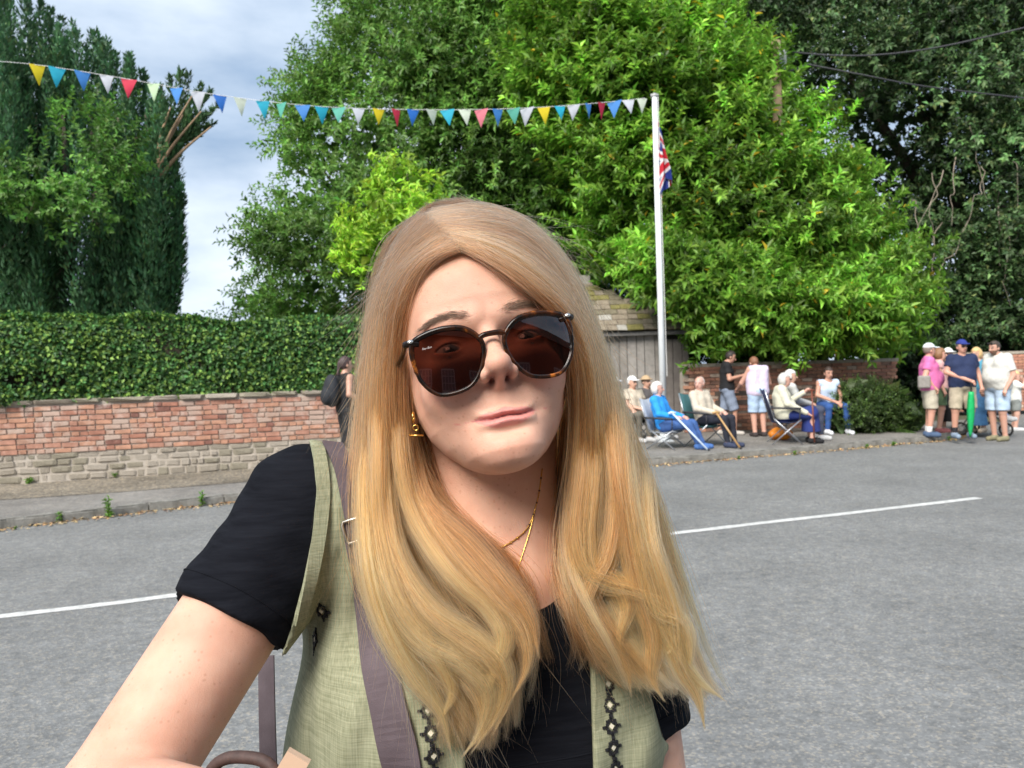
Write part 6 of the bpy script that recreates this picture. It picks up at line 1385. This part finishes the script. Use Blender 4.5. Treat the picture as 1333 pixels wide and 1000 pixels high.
    for sd2, tone, pts in LOCKS:
        x0_, y0_ = pts[0]; pts = [(x0_ + (sd2 * -6 if x0_ < 530 or sd2 > 0 else -22), y0_ - 95)] + pts
        base = catmull([C3(x, y, dl(y, sd2) + (.012 if i == 0 else 0)) for i, (x, y) in enumerate(pts)], M_PTS); ns = 430
        tg = np.gradient(base, axis=0); tg /= np.linalg.norm(tg, axis=1, keepdims=True); vw = base / np.linalg.norm(base, axis=1, keepdims=True); wd = np.cross(tg, vw); wd /= np.linalg.norm(wd, axis=1, keepdims=True)
        prof = (.35 + .65 * np.sin(np.pi * np.clip(tt_ * .85 + .12, 0, 1))) * np.clip((1.02 - tt_) * 3, .12, 1); a_ = RNG.normal(0, .0052, ns); b_ = RNG.normal(0, .0028, ns)
        S_ = base[None] + wd[None] * (a_[:, None] * prof[None])[..., None] + vw[None] * ((b_ + a_ ** 2 * 60)[:, None] * prof[None])[..., None] + RNG.normal(0, .0012, (ns, 3))[:, None, :] * np.sin(tt_ * 9 + 1)[None, :, None]
        S_ = S_ + vw[None] * (.022 * np.clip(1 - tt_ / .3, 0, 1) ** 1.5)[None, :, None]; ln = RNG.uniform(.78, 1.0, ns); t0 = RNG.random(ns) ** 1.2 * .34; q_ = np.clip(t0[:, None] + tt_[None] * (ln - t0)[:, None], 0, 1) * (M_PTS - 1); a = np.minimum(q_.astype(int), M_PTS - 2); fr_ = (q_ - a)[..., None]; ii = np.arange(ns)[:, None]
        S_ = S_[ii, a] * (1 - fr_) + S_[ii, a + 1] * fr_; ALLP.append(S_); ALLR.append(RNG.uniform(.00009, .00014, ns)); ALLT.append(tone + .1 + RNG.normal(0, .45, ns) - (RNG.random(ns) < .1) * .9)
    # stray hairs round the outline
    fnl, fnr = sheet_fn(SHEETS['left']), sheet_fn(SHEETS['right']); ns = 800
    for fn in (fnl, fnr):
        B_ = fn(np.where(RNG.random(ns) < .75, RNG.uniform(.7, 1, ns), RNG.random(ns)), M_PTS); k0 = RNG.integers(1, 19, ns); ii = np.arange(ns); b0 = B_[ii, k0]; tg = B_[ii, k0 + 3] - b0; tg /= np.linalg.norm(tg, axis=1, keepdims=True)
        ou = b0 - HCc; ou /= np.linalg.norm(ou, axis=1, keepdims=True); Ls = RNG.uniform(.025, .13, ns)[:, None, None]; w1, w2 = rand_dirs(ns)[:, None], rand_dirs(ns)[:, None]; tq = tt_[None, :, None]
        S_ = b0[:, None] + Ls * (tg[:, None] * tq + ou[:, None] * np.abs(RNG.normal(.10, .16, ns))[:, None, None] * tq ** 1.3 + w1 * .22 * tq ** 2 + w2 * .10 * np.sin(tq * RNG.uniform(3, 9, ns)[:, None, None]) * tq) + np.array([0, -1.0, 0]) * Ls * .25 * tq ** 2
        ALLP.append(S_); ALLR.append(np.full(ns, .00007)); ALLT.append(RNG.normal(.25, .2, ns))
    P = np.concatenate(ALLP); Rr = np.concatenate(ALLR); Tt = np.concatenate(ALLT); nS = len(P)
    def curves_obj(name, P, R, tone, material, taper=True):
        k, m_ = P.shape[:2]; cd = bpy.data.hair_curves.new(name); cd.add_curves([m_] * k)
        cd.points.foreach_set('position', (c2w(P.reshape(-1, 3)) - WROOT2).astype(np.float32).ravel())
        tp_ = np.linspace(0, 1, m_); rr = R[:, None] * (np.clip((1 - tp_) * 4, .25, 1) * np.clip(tp_ * 12 + .3, .3, 1) if taper else np.clip((1 - tp_) * 2, .2, 1))[None]
        cd.points.foreach_set('radius', rr.astype(np.float32).ravel())
        a = cd.attributes.new('tone', 'FLOAT', 'CURVE'); a.data.foreach_set('value', tone.astype(np.float32))
        b = cd.attributes.new('along', 'FLOAT', 'POINT'); py_ = CY - FPX * P[..., 1] / P[..., 2]; b.data.foreach_set('value', np.clip((py_ - 285) / 660 + RNG.normal(0, .11, (k, 1)), 0, 1).astype(np.float32).ravel())
        cd.materials.append(material); o = bpy.data.objects.new(name, cd); COL.objects.link(o); o.parent = woman; return o
    mt = bpy.data.materials.new('blonde hair'); mt.use_nodes = True; t = mt.node_tree; t.nodes.clear(); lk = t.links.new
    out = N(t, 'ShaderNodeOutputMaterial'); hb_ = N(t, 'ShaderNodeBsdfHairPrincipled'); hb_.parametrization = 'COLOR'
    hb_.inputs['Roughness'].default_value = 0.34; hb_.inputs['Radial Roughness'].default_value = 0.45; hb_.inputs['Coat'].default_value = 0.0; hb_.inputs['IOR'].default_value = 1.5; hb_.inputs['Offset'].default_value = math.radians(2)
    a1 = N(t, 'ShaderNodeAttribute'); a1.attribute_name = 'tone'; a2 = N(t, 'ShaderNodeAttribute'); a2.attribute_name = 'along'
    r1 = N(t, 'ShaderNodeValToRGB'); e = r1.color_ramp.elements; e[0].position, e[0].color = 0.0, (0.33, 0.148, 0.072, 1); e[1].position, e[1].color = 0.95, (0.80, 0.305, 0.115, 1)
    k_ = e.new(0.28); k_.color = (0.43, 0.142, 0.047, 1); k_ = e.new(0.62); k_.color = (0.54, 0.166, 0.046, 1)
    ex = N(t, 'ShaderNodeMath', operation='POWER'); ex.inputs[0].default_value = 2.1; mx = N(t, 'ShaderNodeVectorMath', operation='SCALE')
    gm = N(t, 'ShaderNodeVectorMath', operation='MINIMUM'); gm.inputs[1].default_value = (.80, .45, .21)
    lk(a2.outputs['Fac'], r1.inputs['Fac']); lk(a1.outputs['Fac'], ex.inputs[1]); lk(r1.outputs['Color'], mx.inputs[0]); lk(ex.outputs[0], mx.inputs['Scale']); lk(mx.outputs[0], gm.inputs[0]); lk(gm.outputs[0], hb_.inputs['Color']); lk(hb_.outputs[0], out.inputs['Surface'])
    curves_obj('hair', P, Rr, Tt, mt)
    # eyebrows
    M_BROW = mat('brow hair', (0.19, 0.12, 0.08), 0.6)
    BP_, BT = [], []
    for s_ in (-1, 1):
        n = 520; t_ = RNG.beta(1.5, 1.25, n); x = s_ * (.0125 + .0375 * t_ + RNG.normal(0, .0018, n)); z = .0165 + .0065 * np.sin(np.pi * np.clip(t_ * .8 + .1, 0, 1)) + RNG.normal(0, .0019, n) * (1.1 - .7 * t_)
        root = h2c(np.c_[x, np.full(n, -.115), z]); dr = HM @ np.array([0, 1.0, 0])
        dist = np.zeros(n)
        for it in range(40): dist += np.clip(face_f(root + dist[:, None] * dr), -.002, .01) * .8
        root = root + (dist - .0004)[:, None] * dr; d3 = HM @ np.array([s_ * .95, -.10, .28]); 
        dd = d3[None] * (1 - .2 * t_[:, None]) + (HM @ np.array([s_ * .3, .25, -.55]))[None] * t_[:, None]; l_ = RNG.uniform(.004, .0075, n)
        BP_.append(root[:, None] + dd[:, None] * (l_[:, None] * np.linspace(0, 1, 5)[None])[..., None]); BT.append(RNG.normal(-.6, .25, n))
    curves_obj('eyebrows', np.concatenate(BP_), np.full(len(BT) * n, .00007), np.concatenate(BT), M_BROW)

    # ------------------------------------------------------------ sunglasses
    gz = -.017; gy = -.104
    SG = empty('sunglasses', (0, 0, 0), 'dark tortoiseshell sunglasses with brown lenses on the blonde woman\'s face', 'sunglasses')
    SGR = c2w(h2c((0, gy, gz))[None])[0]; SG.location = SGR
    def gput(name, L_, F, material, parent=None, smooth=True): return mesh_obj(name, c2w(h2c(L_)) - SGR, F, material, parent or SG, smooth)
    M_TORT = mat('tortoiseshell acetate', (0.006, 0.004, 0.003), 0.2, color2=(0.04, 0.012, 0.004), vscale=75, spec=0.22)
    rp = [x for x in M_TORT.node_tree.nodes if x.type == 'VALTORGB'][0]; rp.color_ramp.elements[0].position = .42; rp.color_ramp.elements[1].position = .58; k_ = rp.color_ramp.elements.new(.68); k_.color = (0.30, 0.09, 0.012, 1)
    mt = bpy.data.materials.new('brown lens'); mt.use_nodes = True; t = mt.node_tree; t.nodes.clear(); lk = t.links.new
    out = N(t, 'ShaderNodeOutputMaterial'); tr = N(t, 'ShaderNodeBsdfTransparent'); tr.inputs['Color'].default_value = (0.080, 0.027, 0.018, 1); gl = N(t, 'ShaderNodeBsdfGlossy'); gl.inputs['Roughness'].default_value = 0.015; gl.inputs['Color'].default_value = (1, .95, .95, 1)
    fr = N(t, 'ShaderNodeFresnel'); fr.inputs['IOR'].default_value = 1.55; ms = N(t, 'ShaderNodeMixShader'); lk(fr.outputs[0], ms.inputs[0]); lk(tr.outputs[0], ms.inputs[1]); lk(gl.outputs[0], ms.inputs[2]); lk(ms.outputs[0], out.inputs['Surface']); M_LENS = mt
    LO = np.array([(-24, 19.5), (-12, 24), (1, 25), (16, 22), (26.5, 12), (27.5, 1.5), (22, -12), (10.5, -22.5), (-11, -23), (-23.5, -9), (-26.5, 8)]) * .001
    nC = 72; LOc = catmull(np.vstack([LO[-2:], LO, LO[:3]]), nC * 4)
    seg_ = LOc; ang = np.arctan2(seg_[:, 1], seg_[:, 0]); 
    def outline(n):
        a = np.linspace(-np.pi, np.pi, n, endpoint=False); r = np.hypot(seg_[:, 0], seg_[:, 1]); o_ = np.argsort(ang); r_ = np.interp(a, ang[o_], r[o_], period=2 * np.pi); return np.c_[np.cos(a) * r_, np.sin(a) * r_]
    OL = outline(nC); wrap = math.radians(5)
    def lens_pt(xz, s_, bul=0.0):
        """s_ = -1 image-left lens; outline x is mirrored for the other one"""
        x = xz[:, 0] * (1 if s_ < 0 else -1); z = xz[:, 1]; X = s_ * .0362 + x; r2 = x ** 2 + z ** 2
        Y = gy + np.abs(X) ** 2 * 1.9 - bul * (1 - r2 / .0007) * .0018 - z * .15
        return np.c_[X, Y, gz + z]
    for s_ in (-1, 1):
        V = [lens_pt(OL * 0.0, s_, 1)[:1]]; F = []
        for j in range(1, 7): V.append(lens_pt(OL * (j / 6) * .985, s_, 1))
        V = np.vstack(V)
        for i in range(nC): F.append((0, 1 + i, 1 + (i + 1) % nC))
        for j in range(5):
            for i in range(nC): a = 1 + j * nC + i; b = 1 + j * nC + (i + 1) % nC; F.append((a, a + nC, b + nC, b))
        ln_ = gput('lens', V, F, M_LENS)
        if s_ < 0: lens_left = ln_
        thick = .00165 + .0009 * np.clip(OL[:, 1] / .024, 0, 1)
        tv, tf = tube_geo(lens_pt(OL, s_) , thick, 10, True)
        rim = gput('rim', np.array(tv), tf, M_TORT)
        # end piece, hinge and temple
        oc = lens_pt(np.array([[-.0235, .0185]]), s_)[0]
        e1 = oc + np.array([s_ * .0034, .001, .0014]); e2 = oc + np.array([s_ * .0064, .005, .0020])
        tv, tf = tube_geo(catmull([oc + np.array([-s_ * .004, 0, -.0005]), oc + np.array([s_ * .001, 0, .0008]), e1, e2], 14), np.linspace(.0024, .0029, 14), 10); gput('end_piece', np.array(tv), tf, M_TORT, rim)
        tpts = catmull([e2 + np.array([-s_ * .0008, -.001, 0]), e2 + np.array([s_ * .002, .03, .002]), np.array([s_ * .0795, .0, gz + .019]), np.array([s_ * .0785, .022, gz + .010]), np.array([s_ * .075, .042, gz - .018])], 30)
        tv, tf = tube_geo(tpts, .0024, 8); gput('temple', np.array(tv), tf, M_TORT)
        rv_, rf_ = tube_geo([e1 + np.array([-s_ * .0010, -.0030, .0004]), e1 + np.array([-s_ * .0010, -.0040, .0004])], [.0017, .0015], 12); sv = np.array(rv_); c_ = sv.mean(0); sv[:, 0] = c_[0] + (sv[:, 0] - c_[0]) * 1.5; gput('rivet', sv, rf_, mat('silver', (0.7, 0.68, 0.64), 0.25, 1.0), rim)
        pv, pf = tube_geo([(s_ * .0088, gy + .004, gz + .002), (s_ * .0112, gy + .0105, gz - .007), (s_ * .0128, gy + .012, gz - .014)], [.0022, .003, .002], 8); gput('nose_pad', np.array(pv), pf, mat('amber acetate', (0.45, 0.16, 0.03), 0.2, spec=0.6))
    bl = lens_pt(np.array([[.0255, .0125]]), -1)[0]; br = lens_pt(np.array([[.0255, .0125]]), 1)[0]
    tv, tf = tube_geo(catmull([bl, bl * [.55, 1, 1] + [0, -.001, .0022], br * [.55, 1, 1] + [0, -.001, .0022], br], 16), .0022, 10); gput('bridge', np.array(tv), tf, M_TORT)
    # small maker's lettering printed on the lens
    tcv = bpy.data.curves.new('lettering', 'FONT'); tcv.body = 'Ray-Ban'; tcv.size = .0023; tcv.shear = .35; tcv.align_x = 'CENTER'; to = bpy.data.objects.new('lettering_source', tcv); COL.objects.link(to)
    bpy.context.view_layer.update(); me = bpy.data.meshes.new_from_object(to.evaluated_get(bpy.context.evaluated_depsgraph_get())); bpy.data.objects.remove(to)
    co = np.array([v.co[:] for v in me.vertices]); xz = np.c_[co[:, 0] - .0145, co[:, 1] + .0125]; Lp = lens_pt(xz, -1, 1) + np.array([0, -.0004, 0])
    lo_ = gput('lettering', Lp, [tuple(p.vertices) for p in me.polygons], mat('white print', (0.38, 0.34, 0.33), 0.6), lens_left, False)

    # ------------------------------------------------------------ bag strap, bag, earring, necklaces
    M_WEB = mat('purple-grey webbing', (0.070, 0.052, 0.060), 0.75, color2=(0.105, 0.082, 0.094), vscale=30, bump=0.12, bscale=900, spec=0.3)
    bag = empty('shoulder_bag', c2w(C3(420, 1110, .50)[None])[0], 'beige bag on a purple-grey webbing strap worn over her shoulder', 'bag'); BGR = c2w(C3(420, 1110, .50)[None])[0]
    def bput(name, V, F, material, smooth=False, parent=None): return mesh_obj(name, c2w(np.asarray(V)) - BGR, F, material, parent or bag, smooth)
    V, F, cs_ = ribbon([(428, 574), (447, 610), (461, 660), (472, 705), (480, 760), (492, 840), (508, 920), (526, 1000), (545, 1080)], [.019, .019, .020, .021, .026, .032, .034, .034, .034], gilet_raw, .0025, .0022, 70); bput('strap', V, F, M_WEB)
    V, F, _ = ribbon([(466, 672), (471, 700), (477, 735)], [.026, .027, .026], gilet_raw, .0062, .002, 16); bput('strap_fold', V, F, M_WEB)
    dd = hit(gilet_raw, 471, 688); c = C3(471, 688, dd); nr = grad(gilet_raw, c)[0]; u_ = np.cross(np.array([-.3, 1.0, 0]), nr); u_ /= np.linalg.norm(u_); v_ = np.cross(nr, u_)
    ring = [c + nr * .011 + u_ * a * .0135 + v_ * b * .0095 for a, b in ((-1, -.7), (-.9, -1), (.9, -1), (1, -.7), (1, .7), (.9, 1), (-.9, 1), (-1, .7))]
    tv, tf = tube_geo(ring, .0013, 8, True); bput('buckle', tv, tf, mat('brushed nickel', (0.6, 0.56, 0.5), 0.3, 1.0), True)
    bk = [C3(346, 855, .80), C3(347, 920, .775), C3(349, 1000, .745), C3(352, 1080, .70)]; Cb = catmull(bk, 20); sd_ = np.array([1.0, 0, .25]) * .0075
    V = np.concatenate([Cb - sd_, Cb + sd_, Cb + sd_ + [0, 0, .003], Cb - sd_ + [0, 0, .003]]); m_ = 20; F = []
    for i in range(m_ - 1):
        for a, b in ((0, 1), (1, 2), (2, 3), (3, 0)): F.append((a * m_ + i, a * m_ + i + 1, b * m_ + i + 1, b * m_ + i))
    bput('rear_strap', V, F, M_WEB)
    tv, tf = tube_geo(catmull([C3(258, 1030, .535), C3(285, 992, .53), C3(320, 986, .525), C3(352, 997, .52), C3(375, 1040, .515)], 30), .0042, 10); bput('handle', tv, tf, mat('dark brown cord', (0.055, 0.03, 0.025), 0.7, var=0.3, vscale=200), True)
    def bagf(p): return smax(ellip(p, C3(420, 1150, .53), (.13, .085, .055)), np.abs(p[:, 1] - C3(420, 1150, .53)[1]) - .07, .02) + .0015 * np.sin(p[:, 0] * 120) * np.sin(p[:, 1] * 90)
    V, F = mesh_field(bagf, axis_steps(-.30, .05, .005), axis_steps(-.47, -.2, .005), axis_steps(.44, .62, .005)); bput('pouch', V, F, mat('beige canvas', (0.50, 0.36, 0.25), 0.85, var=0.12, vscale=60, bump=0.3, bscale=400), True)
    b = MB(); cc = c2w(C3(378, 1003, .515)[None])[0] - BGR; b.box(cc, (.017, .006, .024), np.stack([RIGHT, FWD, UPV], 1) @ np.array([[.85, 0, .5], [0, 1, 0], [-.5, 0, .85]])); b.build('tab', mat('tan leather', (0.52, 0.37, 0.26), 0.6), bag)
    M_GOLD = mat('gold', (0.75, 0.46, 0.12), 0.22, 1.0)
    er = c2w(C3(540, 548, .648)[None])[0]; ear = empty('earring', er, 'small gold hoop earring with a T-bar in her visible ear', 'earring')
    def circ(c, r_, n=20, ax_=(0, 1)): 
        o = []
        for k in range(n): a = 2 * math.pi * k / n; q_ = np.array(c, float); q_[ax_[0]] += r_ * math.cos(a); q_[ax_[1]] += r_ * math.sin(a); o.append(q_)
        return np.array(o)
    c0 = C3(538, 543, .648)
    for nm_, g_ in (('hoop', tube_geo(circ(c0, .0042, 20, (2, 1)) + np.array([0, 0, 0]), .0008, 8, True)), ('ring', tube_geo(circ(C3(541, 557, .648), .0022), .0006, 6, True)), ('bar', tube_geo([C3(533, 567, .648), C3(551, 567, .648)], .0008, 8))): mesh_obj(nm_, c2w(np.array(g_[0])) - er, g_[1], M_GOLD, ear, True)
    for lab, path, r_, bead in (('gold bead necklace lying highest round her neck', [(706, 610), (700, 650), (688, 685), (668, 704), (645, 715), (622, 716), (598, 700)], .0006, True), ('fine gold chain hanging lower on her chest', [(702, 640), (690, 690), (676, 735), (671, 756), (655, 740), (625, 715)], .0004, False)):
        pts = []
        for x, y in catmull(np.array(path, float), 60):
            d_ = hit(skin_f, x, y); pts.append(C3(x, y, (d_ or .68) - .0012))
        pts = np.array(pts); r0 = c2w(pts[30][None])[0]; nk = empty('necklace', r0, lab, 'necklace')
        tv, tf = tube_geo(pts, r_, 6); mesh_obj('chain', c2w(np.array(tv)) - r0, tf, M_GOLD, nk, True)
        if bead:
            for j in range(3, 58, 4):
                bm = bmesh.new(); bmesh.ops.create_icosphere(bm, subdivisions=1, radius=.0014 if 24 < j < 48 else .0011); bv = np.array([v.co[:] for v in bm.verts]); bf = [tuple(v.index for v in f_.verts) for f_ in bm.faces]; bm.free()
                mesh_obj('bead', c2w(bv + pts[j]) - r0, bf, M_GOLD if j > 20 else mat('garnet bead', (0.06, 0.012, 0.012), 0.2), nk, True)
